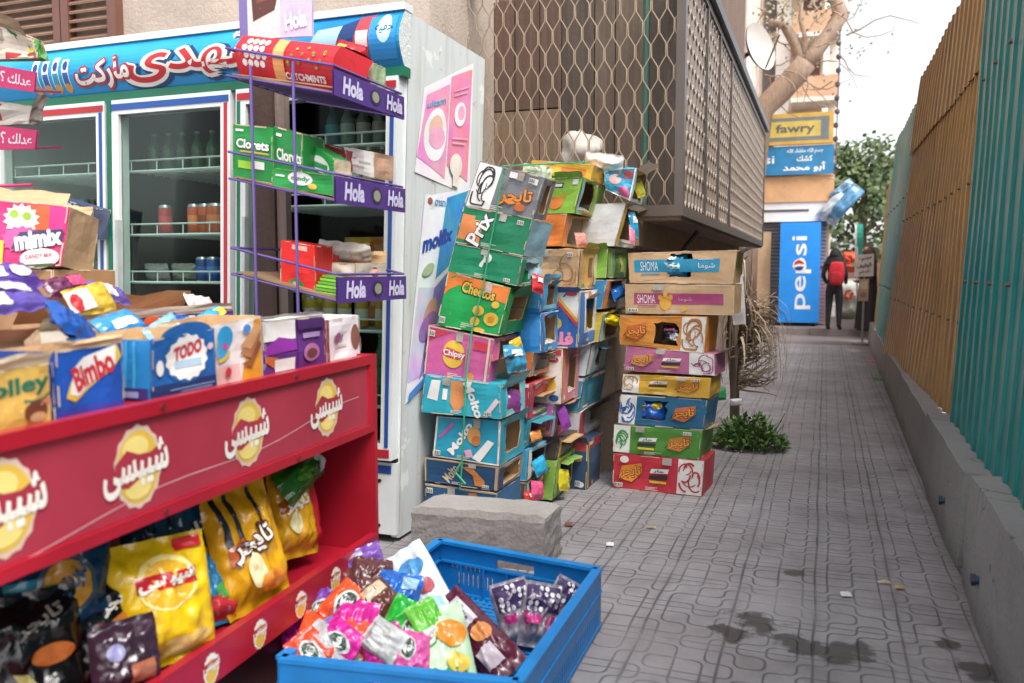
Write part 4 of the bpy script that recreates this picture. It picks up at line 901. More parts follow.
rest = [
 # second row back
 (3.97, (541, 281), (539, 312), 557, '#2b78a8', '#3b86ae', (.35, .15, .85, .85), 'small blue carton with a torn side above the bright blue one', S('#63a9c4')),
 (3.97, (541, 313), (541, 353), 556, '#2b86cc', '#3a92d2', (.2, .2, .9, .9), 'bright blue carton with a large square hole above the orange one', ()),
 (3.97, (534, 352), (530, 377), 551, '#d8743a', '#d9814c', (.25, .15, .9, .85), 'orange carton with an open end between the blue and red cartons', ()),
 (3.97, (530, 384), (527, 420), 551, '#c23a52', '#c84a60', (.2, .1, .8, .6), 'red carton with a white flash and a square hole in its side', [('G', [(.02, .7), (.5, .9), (.98, .75), (.98, .95), (.02, .96)], K('#e3d5d8'))]),
 (3.97, (528, 421), (525, 448), 548, '#2f8fa4', '#3c93a2', (.15, .2, .85, .9), 'teal carton holding orange packs in the second leaning stack', ()),
 (3.97, (528, 450), (526, 481), 547, '#3aa0c8', '#4aa6cb', (.2, .15, .85, .85), 'pale blue torn carton low in the second leaning stack', ()),
 (3.97, (526, 483), (524, 512), 545, '#5e4a42', '#76604e', (.15, .1, .85, .85), 'brown carton at the bottom of the second leaning stack', ()),
 # third row back
 (4.27, (583, 177), (574, 213), 601, '#86b43a', '#7aa63c', (.15, .12, .55, .9), 'lime green carton with orange rings, second from the top beside the grey carton', [('R', .6, .05, .97, .95, K('#8fb648')), ('R', .75, .05, .97, .4, K('#d9a83a'))]),
 (4.27, (567, 214), (561, 246), 591, '#dc7a33', '#cf9048', (.15, .08, .62, .95), 'bright orange carton under the lime green one with a tall hole', ()),
 (4.27, (580, 249), (577, 289), 597, '#c09a72', '#cfa05e', None, 'tan carton with a pale print below the bright orange one', [('R', .05, .05, .5, .95, K('#d9a659')), ('R', .55, .3, .7, .8, K('#7a5a48')), ('R', .78, .1, .95, .95, K('#d3c3ac'))]),
 (4.27, (580, 291), (577, 348), 596, '#2c62a4', '#cfd0d6', (.3, .3, .85, .85), 'blue and white carton with a rainbow stripe and pink lettering', [('R', .04, .04, .96, .24, K('#3a72b0')), ('R', .04, .3, .22, .95, K('#d27fa2'))]),
 (4.27, (563, 349), (561, 404), 579, '#e2d9cf', '#d4828f', (.35, .15, .85, .8), 'white and pink carton with a yellow spot under the rainbow one', ()),
 (4.27, (554, 404), (549, 440), 573, '#b25a9c', '#c06a86', (.25, .3, .95, .9), 'plum pink carton holding a purple bag low in the third leaning stack', ()),
 (4.27, (560, 441), (556, 459), 575, '#4d4340', '#665650', (.1, .1, .9, .9), 'dark flattened carton above the lowest lime green one', ()),
 (4.27, (557, 461), (552, 500), 576, '#8bb850', '#93ba5c', (.2, .2, .8, .85), 'lime green carton holding a yellow bag at the foot of the stacks', ()),
 # fourth row back
 (4.62, (626, 203), (614, 246), 641, '#d9d8d6', '#c3cdd2', (.15, .1, .9, .9), 'white carton tipped to the right with a blue bag, near the cage', ()),
 (4.62, (608, 248), (606, 278), 627, '#7fae45', '#6f9f48', None, 'moss green carton with pale tape right of the tan one', [('R', .1, .0, .35, 1, K('#a9c8a0')), ('R', .6, .2, .8, .8, K('#b8b070'))]),
 (4.62, (607, 280), (601, 309), 624, '#2f7fae', '#c7d2d8', (.1, .3, .8, .95), 'blue and white carton with a blue bag bulging out, below the moss green one', ()),
 (4.62, (603, 313), (598, 342), 619, '#c9ae3e', '#d3c272', (.3, .1, .9, .9), 'yellow carton with a yellow bag hanging out of its side', ()),
 (4.62, (591, 345), (585, 376), 606, '#d3dde2', '#8fb3c9', (.4, .15, .75, .85), 'white and pale blue carton below the yellow one', ()),
 (4.62, (584, 378), (578, 412), 606, '#3f8fb0', '#2f7f9e', None, 'teal carton with a white top edge tilted against the wall', [('R', .0, .88, 1, .99, WHT), ('R', .25, .2, .6, .7, K('#4b9ab3'))]),
 (4.62, (580, 413), (578, 440), 611, '#cfcdd3', '#a9a8b3', (.3, .2, .95, .9), 'white carton with lilac torn flaps, second from the ground by the wall', ()),
 (4.62, (588, 441), (586, 490), 600, '#2f4a68', '#3c556e', None, 'dark blue carton with a red top, on the ground by the wall', [('R', .02, .8, .98, .99, K('#b23a48'))]),
]
fr_dec = {
 '#86b43a': [('R', .52, .72, .72, .86, BLK), ('R', .54, .75, .7, .83, WHT), ('R', .86, .8, .95, .95, WHT), ('E', .66, .3, .12, .18, OR_), ('T', 'تايجر', .66, .46, .3, .14, OR_, 5, .03)]+swirl(.03, .05, .4, .95, WHT, 9, 6, .03),
 '#2c62a4': [('G', [(.35, .99), (.99, .99), (.99, .46), (.7, .7), (.5, .93)], WHT), ('L', [(.42, .97), (.6, .85), (.8, .62), (.98, .4)], .06, K('#c9474f')), ('L', [(.48, .99), (.66, .86), (.84, .64), (.99, .47)], .05, YLW), ('E', .6, .42, .12, .12, YLW), ('T', 'فله', .72, .16, .4, .22, K('#e58aa8'), 0, .05), ('E', .86, .95, .1, .04, K('#c9474f'))],
 '#e2d9cf': [('E', .66, .34, .25, .18, YLW), ('R', .5, .88, .98, .99, K('#c43a4c')), ('E', .85, .8, .09, .05, K('#c43a4c')), ('E', .88, .1, .08, .06, K('#31508f'))],
 '#2f4a68': [('R', .02, .78, .98, .99, K('#b8404c')), ('E', .9, .1, .06, .06, WHT), ('E', .84, .62, .07, .06, K('#c9a080'))],
 '#c23a52': [('G', [(.0, .75), (.99, .9), (.99, .99), (0, .99)], WHT)],
 '#b25a9c': [('E', .85, .3, .06, .06, K('#d9a04a')), ('E', .93, .2, .05, .05, K('#d9a04a'))],
 '#c09a72': swirl(.5, .08, .98, .92, K('#9a7450'), 4, 6, .03),
 '#3f8fb0': [('R', .0, .9, 1, .995, WHT)],
 '#2b78a8': [('E', .92, .75, .05, .08, WHT)],
}
for k, (Y, T, Bm, xe, cf, cs, hole, lab, ds_) in enumerate(rest):
    q, D = cor(T, Bm, xe, Y, .33)
    fl = [('s', .08, .95, .9, 20+12*(k % 4), .05+.02*(k % 3), K(cs))] if k % 3 == 0 else [('f', .55, 1, .97, 50, .05, K(cf))] if k % 3 == 1 else []
    if 'lilac' in lab: fl = [('s', .05, .95, .98, 50, .13, K('#8f90a8')), ('t', .1, .9, .5, 40, .12, K('#b3b4c4'))]
    if hole: fl = fl+[('s', hole[0], hole[2], hole[3], 55+9*(k % 5), .05, K(cs)), ('s', hole[2], hole[0], hole[1], 115, -.035, K('#d5c9ba'))][:1+k % 2]
    carton(lab, q, D, K(cf), K(cs), None, fr_dec.get(cf, ()), list(ds_)+pr(k, cf, cs), hole_s=hole, group=LEAN, seed=k+31, flaps=fl, cr=.014)
# loose pieces on top
carton('tipped teal carton printed with pink shapes, topmost by the cage wire', fq((606, 190), (630, 201), (604, 171), (637, 168), 4.6), .3, K('#2c8fb0'), K('#9fb6bc'), None, [('E', .35, .62, .2, .22, K('#d98f8a')), ('E', .7, .18, .22, .2, K('#d85f95')), ('E', .76, .8, .16, .14, K('#c9585f')), ('R', 0, 0, 1, .05, WHT), ('R', .95, 0, 1, 1, WHT)], hole_s=(.1, .1, .9, .9), group=LEAN, seed=71, cr=.03, flaps=[('s', .0, .95, .95, 40, .08, WHT)])
q = fq((530, 172), (590, 182), (532, 160), (594, 165), 4.5, 4.5); carton('flat yellow carton lying on top behind the lime green one', q, .28, K('#d3a02f'), K('#c7973a'), None, [('R', .5, .3, .9, .7, K('#c46a2c'))], group=LEAN, seed=73)
q = fq((522, 174), (545, 178), (524, 163), (547, 166), 4.2); carton('pale green and white carton end peeking between the grey and lime cartons', q, .1, K('#cfd9c0'), None, None, swirl(.1, .1, .9, .9, K('#86b060'), 5, 4, .06), group=LEAN, seed=74)
c = P(604, 163, Y=4.75); bag('crumpled white sack lying on top of the leaning cartons', c, (1, .1, -.15), (.1, -.5, .8), .22, .12, .08, mat('cloth', '#d9cfc8'), seed=4, name='sack', cat='sack')
# bags showing in the openings
LB = 'snack bags showing through holes in the leaning cartons'
for k, (x, y, Y, w, h, col, lab) in enumerate([(532, 268, 3.86, .13, .2, '#a9c3d2', 'clear and blue film hanging beside the green cartons'), (527, 275, 3.82, .09, .1, '#17844b', 'green bag spilling out below the upper green carton'), (538, 284, 3.84, .09, .1, '#c8383f', 'red and white bag spilling out beside the green cartons'),
     (515, 358, 3.8, .15, .15, '#3f8fb4', 'blue bag with a yellow top in the hole of the magenta carton'), (516, 344, 3.84, .09, .06, '#d3b132', 'yellow bag tucked above the blue one in the magenta carton'), (514, 400, 3.78, .1, .12, '#7a3a7c', 'purple film in the hole of the upper turquoise carton'),
     (536, 436, 4.05, .09, .06, '#d88a4a', 'orange packs inside the teal carton'), (540, 466, 4.06, .1, .1, '#2f9fc6', 'bright blue bag pushed into the pale blue torn carton'), (537, 490, 3.93, .1, .1, '#d3557f', 'pink film tongue hanging over the brown carton'), (531, 497, 3.9, .1, .08, '#c23b3a', 'red, white and yellow bag on the ground by the block'),
     (564, 418, 4.35, .08, .14, '#8a3f98', 'purple bag standing in the plum pink carton'), (564, 480, 4.36, .1, .13, '#c9b92c', 'yellow bag inside the lowest lime green carton'), (581, 240, 4.42, .1, .09, '#c98a7a', 'salmon bag in the hole of the bright orange carton'), (618, 292, 4.78, .13, .09, '#2a6fc0', 'shiny blue bag bulging from the blue and white carton'),
     (612, 320, 4.75, .16, .07, '#d8c41f', 'bright yellow bag hanging from the yellow carton'), (633, 225, 4.74, .08, .17, '#2c8fb8', 'blue bag in the tipped white carton'), (639, 188, 4.8, .09, .12, '#d8ce4a', 'yellow bag in the tipped teal carton'), (632, 235, 4.7, .06, .12, '#d87f95', 'pink bag below the blue one in the tipped white carton')]):
    bag(lab, P(x, y, Y=Y), (.35, 1, .3*_s(k*2.1)), (-.2, .1, 1), w*1.0, h*.9, w*.28, mat('foil', col), [('R', .2, .55, .8, .8, mat('foil', '#d9dcd8'))] if k in (0, 2, 3, 9, 15) else (), seed=k*1.3+2, group=LB, nu=12, nv=12)
b = B(); tw = mat('plastic', '#3f9a72'); pts = [P(x, y, Y=Y) for x, y, Y in ((590, 162, 4.2), (547, 164, 3.9), (503, 166, 3.6), (497, 210, 3.602), (489, 250, 3.6), (484, 282, 3.6), (472, 330, 3.6), (466, 380, 3.57), (464, 420, 3.56), (462, 462, 3.59), (460, 490, 3.59))]
b.tube(pts, .004, tw, 5); b.tube([pts[-2], pts[-2]+V3((-.03, -.01, -.05)), pts[-2]+V3((.02, -.01, -.1))], .006, tw, 4); tag(b.build('twine'), 'pale green plastic twine tied down the front leaning stack', 'twine')

# ================================================================ separate stack of eight cartons on the pavement
SY = 4.72
def tiger(col, ink, wl, txt='تايجر', flipw=False, seed=1, logo=.2):
    """print of the striped-cat snack cartons: white panel with curls, orange script, white block letters, claw marks"""
    a, c = (.0, .2) if flipw is False else (.72, 1.0)
    lu = .76 if flipw is False else .2
    return [('R', a+.004, .015, c-.004, .985, WHT)]+swirl(a+.01, .05, c-.01, .95, K(ink), seed, 10, .045)+claws(lu-.16, .3, .9, BLK)+[('G', [(lu-.13, .3), (lu-.1, .66), (lu+.12, .78), (lu+.13, .5), (lu+.02, .22)], K(wl)), ('T', txt, lu, .5, .24, .36, K('#7a2f20'), 6, .06), ('T', txt, lu, .5, .23, .34, K('#e8a23a'), 6, .02)]
def blocktxt(u, v): return [('G', [(u-.1, v-.03), (u+.1, v+.0), (u+.115, v+.13), (u-.085, v+.1)], WHT), ('G', [(u-.11, v-.2), (u+.1, v-.17), (u+.105, v-.06), (u-.1, v-.09)], BLK), ('T', 'حار', u, v+.045, .12, .1, K('#30405a'), 0, .03), ('R', u-.1, v-.3, u+.09, v-.23, YLW)]
st = [
 ('kraft carton with a teal band reading SHOMA, topmost of the pavement stack', ((629.7, 282.8), (733, 284), (627.8, 253), (737, 250)), '#c4a079', [('R', .055, .36, .86, .76, K('#238fb4')), ('T', 'SHOMA', .2, .55, .17, .3, WHT, 0, .0), ('T', 'شوما', .74, .54, .15, .2, WHT, 0, .0), ('R', .12, .27, .3, .31, K('#238fb4')), ('R', .66, .74, .8, .755, WHT)], (.4, .22, .6, .93)),
 ('kraft carton with a plum band reading SHOMA, second in the pavement stack', ((625.6, 313.3), (734, 315.2), (625, 284), (734.5, 284.9)), '#bd9c76', [('R', .085, .33, .905, .7, K('#a33f6e')), ('T', 'SHOMA', .2, .5, .17, .29, WHT, 0, 0), ('T', 'شوما', .56, .5, .12, .17, K('#d9a8bd'), 0, 0), ('E', .38, .38, .055, .25, K('#d3a03c')), ('E', .33, .55, .02, .09, K('#d3a03c')), ('E', .38, .64, .02, .1, K('#d3a03c')), ('E', .43, .57, .02, .09, K('#d3a03c')), ('R', .12, .25, .3, .29, K('#a33f6e')), ('E', .55, .2, .03, .08, K('#d3a03c'))], None),
 ('orange carton with a dark hole and a white curl panel, third in the pavement stack', ((620, 344), (704, 353.5), (620, 315.5), (707, 317)), '#cf8634', tiger('#cf8634', '#b57a3a', '#c2622c', flipw=True, seed=3), (.4, .12, .68, .8)),
 ('mauve pink carton with a white curl panel, fourth in the pavement stack', ((624, 370.5), (715, 376), (627, 346), (714.5, 354)), '#b8688e', tiger('#b8688e', '#9c4a78', '#c98a5a', flipw=True, seed=4)+blocktxt(.53, .55), None),
 ('mustard yellow carton, fifth in the pavement stack', ((622, 392), (709, 398.5), (623, 374), (711, 378)), '#d0a233', tiger('#d0a233', '#b98d36', '#c98034', seed=5)+blocktxt(.42, .6), None),
 ('deep blue carton with a blue bag in its hole, sixth of the pavement stack', ((618, 423.3), (703.7, 429.8), (621, 394), (708, 400)), '#1f6184', tiger('#1f6184', '#2a5fa0', '#c2643a', seed=6), (.28, .2, .55, .85)),
 ('leaf green carton with a green curl panel, seventh in the pavement stack', ((613, 451.7), (699.4, 459.5), (614, 424), (702.6, 430.5)), '#4f8a35', tiger('#4f8a35', '#3f9a52', '#c07a34', seed=7)+blocktxt(.4, .5), None),
 ('red carton with a red rose-like curl panel, lowest of the pavement stack', ((613, 486), (701.5, 497.5), (614, 453), (704.7, 460.5)), '#c23140', tiger('#c23140', '#b8303c', '#e08a2c', flipw=True, seed=8)+blocktxt(.52, .55)+[('E', .13, .86, .05, .1, WHT), ('R', .05, .05, .09, .15, WHT)], None)]
for k, (lab, q, col, dec, hole) in enumerate(st):
    qq = fq(*q, SY+.01, SY-.03 if k > 1 else SY)
    if k == 7: qq = (V3((qq[0].x, qq[0].y, .004)), V3((qq[1].x, qq[1].y, .004)), qq[2], qq[3])
    carton(lab, qq, .34 if k < 2 else .3, K(col), K(KRAFT) if k < 2 else K(col), None, dec, hole_f=hole, group='snack cartons in the stack on the pavement', seed=k+81, cr=.008, flaps=[('s', .1, .9, .95, 60, .06, K('#d8d0c6'))] if k in (0, 3, 6) else ())
for k, (x, y, w, h, col, lab, dec) in enumerate([(675, 266, .14, .14, '#2c86b0', 'crumpled blue and silver bag bulging from the top SHOMA carton', [('R', .1, .35, .9, .6, mat('foil', '#c9d8dc')), ('E', .4, .8, .2, .1, mat('foil', '#d9e4e6'))]), (674, 335, .13, .11, '#2e2a33', 'black and white bag inside the orange carton', [('E', .6, .4, .25, .2, mat('foil', '#c9ccd6')), ('R', .1, .7, .6, .85, mat('foil', '#b0507a'))]), (652, 411, .15, .13, '#1f5fc0', 'blue bag inside the deep blue carton', [('R', .0, .5, .3, .8, mat('foil', '#d9a23a')), ('E', .75, .75, .2, .15, mat('foil', '#d9c23a'))])]):
    bag(lab, P(x, y, Y=SY+.05), (1, 0, 0), (0, .1, 1), w, h, .08, mat('foil', col), dec, seed=k+40, nu=12, nv=12)
# ================================================================ red snack rack
RO = V3((-1.49, 2.62, 0)); RA = V3((.0655, -.9979, 0)).normalized(); RN = V3((.9979, .0655, 0)).normalized()   # along the front towards the viewer / out of the front
def RK(s, d, z): return RO+RA*s-RN*d+V3((0, 0, z))
def RP(x, y, d): return PLN(x, y, RO-RN*d, RN)
def rbox(b, s0, s1, d0, d1, z0, z1, m): b.obox(RK(s1, d0, z0), RK(s0, d0, z0)-RK(s1, d0, z0), RK(s1, d1, z0)-RK(s1, d0, z0), V3((0, 0, z1-z0)), m)
RL = 2.35
def red_mat(name, c1_, c2_, rough):
    m, nt, bs = new_mat(name); t = NT(nt); co = t.coord()
    base = t.mix(t.ramp(t.noise(co, 3, 6), .3, .7), hx(c1_), hx(c2_))
    sc = t.ramp(t.noise(co, 40, 8, .75), .62, .66); base = t.mix(t.math('MULTIPLY', sc, .6), base, hx('#6d3f3f'))
    t.put(bs.inputs['Base Color'], base); bs.inputs['Roughness'].default_value = rough
    b = t.n('ShaderNodeBump', i_Height=t.noise(co, 8, 3)); b.inputs['Strength'].default_value = .08; t.put(bs.inputs['Normal'], b.outputs[0]); return m
red, redd = red_mat('rack_red', '#a81b2d', '#8f1525', .32), red_mat('rack_print', '#a33848', '#932c3c', .25)
rack = empty('display_rack', RK(1, .2, 0), 'red metal snack rack with chip-logo panel, standing in the left foreground', 'display rack')
b = B(); rbox(b, 0, RL, .02, 1.0, .925, .945, red); b.build('top_shelf', rack)
b = B(); rbox(b, 0.0, RL, -.012, .019, .925, .957, red); rbox(b, 0, RL, -.012, .01, .685, .712, red); rbox(b, 0, .028, -.012, .01, .713, .924, red)
for s_ in (.52, 1.1, 1.7):
    for z in (.941, .698): q = RK(s_, -.012, z); b.tube([q, q+RN*.004], .007, mat('paint', '#5d2328'), 8)
b.build('trim', rack)
hd = B(); rbox(hd, .029, RL, 0, .012, .713, .924, redd); hd = hd.build('header_panel', rack)
pt = Patch(RK(RL, 0, .713), RK(.029, 0, .713), RK(RL, 0, .924))
gold, gold2, lw = mat('paint', '#d9b24a'), mat('paint', '#e6cf7c'), mat('paint', '#e9e3da')
for k, x in enumerate((327, 248, 138, 3, -190)):
    y = 403+(327-x)*.318; p = RP(x, y, 0); s_ = (p-RO).dot(RA); u = (RL-s_)/(RL-.029); e = .074/(RL-.029)
    v = .5
    it = [('E', u, v, e*.98, .43, mat('paint', '#d3b9a8'), .05), ('E', u, v, e*.9, .385, gold), ('E', u-e*.1, v+.2, e*.55, .13, gold2), ('E', u-e*.05, v-.22, e*.55, .12, gold2),
          ('G', [(u-e*1.02, v-.13), (u-e*.5, v-.2), (u, v-.13), (u+e*.5, v-.03), (u+e*1.02, v-.06), (u+e*1.05, v+.2), (u+e*.5, v+.12), (u, v+.13), (u-e*.5, v+.2), (u-e*.98, v+.08)], redd),
          ('T', 'شيبسى', u-e*.1, v+.0, e*2.75, .46, lw, 3, .035)]
    b = B(); b.deco(pt, it, .0012, .0005); b.build('logo', rack)
b = B(); pts = [RK(s_, -.0014, .815-.10*(s_-.05)/RL*1.6+.012*_s(s_*7)) for s_ in [i*.1 for i in range(1, 21)]]
for p_, q_ in zip(pts, pts[1:]): b.quad(p_, q_, q_+V3((0, 0, .003)), p_+V3((0, 0, .003)), mat('paint', '#d59aa0'))
b.build('film_crease', rack)
b = B(); rbox(b, 0, RL, .0, .42, .235, .25, red); b.build('lower_shelf', rack)
b = B(); rbox(b, .0, RL, -.016, -.002, .215, .305, red); rbox(b, 0, RL, -.016, .012, .3055, .316, red); lip = b.build('shelf_lip', rack)
pt = Patch(RK(RL, -.016, .215), RK(0, -.016, .215), RK(RL, -.016, .305))
for k in range(9):
    u = 1-(.1+k*.215)/RL; e = .03/RL; b = B()
    b.deco(pt, [('E', u, .48, e, .44, lw, .06), ('E', u, .42, e*.8, .34, gold), ('R', u-e, .48, u+e, .7, red), ('T', 'شيبسى', u, .6, e*2.1, .4, lw, 0, .04)], .001, .0005); b.build('small_logo', lip)
b = B(); rbox(b, -.02, -.001, -.012, 1.0, 0.02, .957, red); b.build('side_panel', rack)
b = B(); rbox(b, RL, RL+.02, -.012, 1.0, .02, .957, red); b.build('side_panel', rack)
b = B(); rbox(b, 0, RL, .421, .435, .02, .924, red); b.build('back_panel', rack)
b = B(); rbox(b, 0, RL, .06, .075, .0, .234, mat('paint', '#3a1c20')); b.build('kick_board', rack)

# goods along the front edge of the rack top
def rq(BLp, BRp, TLp, TRp, d, z0=None):
    bl, br, tl, tr = (RP(*p, d) for p in (BLp, BRp, TLp, TRp))
    if z0 is not None: bl.z = br.z = z0
    return bl, br, tl, tr
TOP = .947; GR = 'snack boxes along the front of the red rack top'
F = K
carton('yellow box with a chocolate cake picture at the left end of the rack front', rq((-30, 432), (51, 415), (-30, 376), (48, 362), .05, TOP), .16, F('#d3ab56'), F('#c79e4c'), None,
       [('T', 'Jolley', .52, .66, .92, .34, K('#1f6b55'), 2, .03), ('L', [(.62, .44), (.75, .4), (.9, .42), (.98, .5)], .04, K('#1f6b55')), ('E', .78, .24, .17, .17, K('#6b3a28')), ('E', .8, .14, .12, .08, K('#c9986f')), ('E', .93, .38, .06, .04, K('#d87a6a'))]+[('E', .1+.09*k, .3+.05*((k*7) % 5), .012, .015, K('#e8d49a')) for k in range(9)], open_top=True, group=GR, seed=201, flaps=[('f', .0, 1, .99, 25, .03, K('#e3d2b0'))])
carton('royal blue torn box reading Bimbo in red, second from the left on the rack front', rq((57, 413), (123, 401), (54, 352), (121, 342), .05, TOP), .16, F('#1c4fa8'), F('#173f8c'), None,
       [('G', [(.12, .3), (.2, .52), (.9, .99), (.98, .8), (.8, .6), (.25, .22)], YLW), ('G', [(.18, .34), (.25, .72), (.4, .86), (.88, .98), (.86, .7), (.3, .3)], WHT), ('T', 'Bimbo', .53, .65, .6, .36, K('#c02a35'), 18, .04), ('R', .0, .0, 1, .12, K('#3b3f9a'))], open_top=True, group=GR, seed=202, cr=.005, flaps=[('f', .0, 1, .99, 8, .02, K('#d0ad86'))])
q = rq((150, 399), (216, 377), (150, 340), (214, 328), .05, TOP)
o, pa_ = carton('blue box with a white bubble badge and ribbed side reading TODO', q, .24, F('#1e5fa6'), F('#2478b4'), None,
       [('R', 0, 0, 1, .22, K('#1d3566')), ('E', .55, .62, .36, .44, K('#1f5a9a')), ('E', .55, .6, .3, .36, WHT, .09), ('T', 'TODO', .56, .72, .42, .22, K('#c33a48'), 8, .05), ('R', .36, .44, .76, .56, K('#a9c3d2')), ('E', .13, .5, .06, .13, WHT), ('E', .9, .72, .05, .06, K('#d5c0cc')), ('R', .25, .1, .95, .12, K('#7f95b8')), ('R', .4, .05, .9, .07, K('#7f95b8'))], open_top=True, group=GR, seed=203,
       deco_left=[('R', .12+.1*k, .15, .155+.1*k, .98, K('#3b93c4')) for k in range(8)]+[('R', 0, 0, 1, .2, K('#3a2a66')), ('E', .08, .75, .07, .13, WHT), ('E', .08, .58, .06, .1, WHT), ('R', .6, .04, .9, .14, K('#8a93bd'))])
b = B(); pf_ = pa_['f']; n = 20
rim = [pf_(.55+.40*_c(math.pi*i/n), .98+.2*_s(math.pi*i/n), .0005) for i in range(n+1)]; cen = pf_(.55, .9, .0005)
b.add([cen]+rim, [(0, i+1, i+2) for i in range(n)], K('#1f5a9a')); b.build('header_tab', o)
carton('white and yellow box with a layered wafer picture on the rack front', rq((217, 376), (262, 364), (214, 325), (260, 316), .055, TOP), .18, F('#e3d9d8'), F('#d9c9b0'), None,
       [('G', [(.5, 0), (.99, 0), (.99, .98), (.85, .98)], K('#d9962f')), ('R', .0, .0, .5, .3, K('#e2b3b0')), ('E', .2, .75, .17, .2, K('#2f9ad0')), ('E', .12, .55, .14, .14, K('#2f9ad0')), ('E', .2, .62, .06, .06, K('#c84a8a')), ('L', [(.02, .4), (.15, .42), (.3, .52)], .06, YLW), ('G', [(.5, .45), (.72, .35), (.97, .72), (.8, .78)], K('#a8704a')), ('G', [(.5, .58), (.72, .5), (.97, .84), (.8, .9)], K('#c99468')), ('G', [(.5, .28), (.72, .2), (.97, .55), (.9, .62), (.7, .34)], K('#8a5238')), ('E', .62, .85, .08, .07, K('#3f7fc0')), ('E', .2, .2, .07, .08, K('#c8384a'))], group=GR, seed=204, open_top=True)
carton('purple and white box with a cocoa bar picture on the rack front', rq((263, 364), (325, 354), (262, 322), (323, 316), .055, TOP), .17, F('#5f2f7d'), F('#c9c2c6'), None,
       [('R', 0, .62, .5, 1, WHT), ('G', [(.0, .5), (.25, .68), (.5, .6), (.5, .4), (0, .36)], K('#8c2f9a')), ('G', [(.02, .36), (.2, .3), (.35, .1), (.2, .05), (.02, .25)], K('#c2693a')), ('R', .16, .03, .46, .26, WHT), ('R', .5, 0, .51, 1, K('#3d1f56')), ('E', .74, .3, .15, .18, K('#b06a9c')), ('E', .74, .28, .1, .1, K('#6a3a3a')), ('R', .6, .6, .9, .7, K('#a98bbd')), ('R', .52, .78, .99, .97, K('#4a2566'))], group=GR, seed=205, flaps=[('f', .02, .98, .98, 15, .02, WHT)])
carton('white pouch-like box with a brown cocoa spot, last on the right of the rack front', rq((327, 354), (360, 349), (326, 320), (358, 315), .055, TOP), .14, F('#e4dcdf'), F('#8a3f55'), None,
       [('R', .0, .0, .07, 1, K('#8d2f45')), ('E', .86, .5, .13, .3, K('#8a5a4c')), ('R', .2, .45, .5, .6, K('#b58aa8')), ('R', .25, .3, .6, .36, K('#cfc3c6')), ('E', .3, .55, .08, .12, K('#a05a8c'))], group=GR, seed=206)
# goods behind them
GB = 'open trays and packs behind the front row on the red rack'
def tray(label, s0, s1, d0, d1, z0, z1, mf, ms=None, dec=(), seed=0, flaps=(), dl=()):
    return carton(label, (RK(s1, d0, z0), RK(s0, d0, z0), RK(s1, d0+.01, z1), RK(s0, d0+.01, z1)), d1-d0, mf, ms, None, dec, open_top=True, group=GB, seed=seed, flaps=flaps, cr=.01, deco_left=dl)
sx = lambda x, y, d: (RP(x, y, d)-RO).dot(RA)
tray('white open tray with orange and green dots behind the royal blue box', sx(205, 320, .26), sx(60, 322, .26), .26, .42, TOP, 1.07, WHT, K('#cfc8c4'), [('E', .3, .78, .045, .13, K('#d3622f')), ('E', .58, .8, .05, .1, K('#2f6b5a')), ('R', .05, .35, .95, .6, K('#c3d0e0')), ('R', .3, .1, .9, .35, K('#3f83c2'))], 211)
tray('teal and purple low tray behind the yellow cake box', sx(52, 345, .24), sx(-40, 360, .24), .24, .36, TOP, 1.03, K('#5f3a80'), K('#2f8f9c'), [('R', .72, .02, .99, .98, K('#2f93a3'))], 212, [('f', 0, 1, .98, 40, .03, K('#e0d6c8'))])
tray('kraft open carton with torn purple rim toward the middle fridge door', sx(235, 300, .55), sx(78, 305, .55), .55, .78, TOP, 1.105, K('#5a3276'), K('#b9936c'), [('R', .02, .02, .98, .5, K('#2f5a9a')), ('E', .05, .75, .03, .14, WHT), ('E', .42, .9, .06, .09, K('#d9582f')), ('R', .45, .75, .7, .95, WHT)], 213, [('k', .0, 1, .98, -35, .1, K('#c6a27c')), ('f', .0, .98, .98, 15, .03, K('#cfc0b0'))])
tray('kraft open carton with a red inside at the left edge of the rack top', sx(30, 330, .36), sx(-50, 335, .36), .37, .53, TOP, 1.085, K('#b08a66'), K('#a37f5c'), [('R', .3, .3, .98, .85, K('#9a2626')), ('R', .6, .4, .9, .8, K('#c93a2c'))], 214, [('f', .0, 1, .98, 60, .06, K('#c6a27c'))])
tray('tan open carton with white paper lining in the middle of the rack top', sx(100, 312, .45), sx(30, 318, .45), .44, .54, TOP, 1.10, K('#b89a7c'), K('#c4a88a'), [('R', .1, .5, .9, .95, K('#d8cbbb'))], 215, [('f', .1, .9, .98, 30, .04, K('#d9c4a6'))])
tray('white lidless tray behind the wafer box at the right of the rack top', sx(330, 312, .3), sx(235, 315, .3), .3, .45, TOP, 1.055, K('#c9c2be'), K('#a8a09a'), [('R', .05, .3, .95, .7, K('#d8d2ce'))], 216)
mfo = lambda c: mat('foil', c)
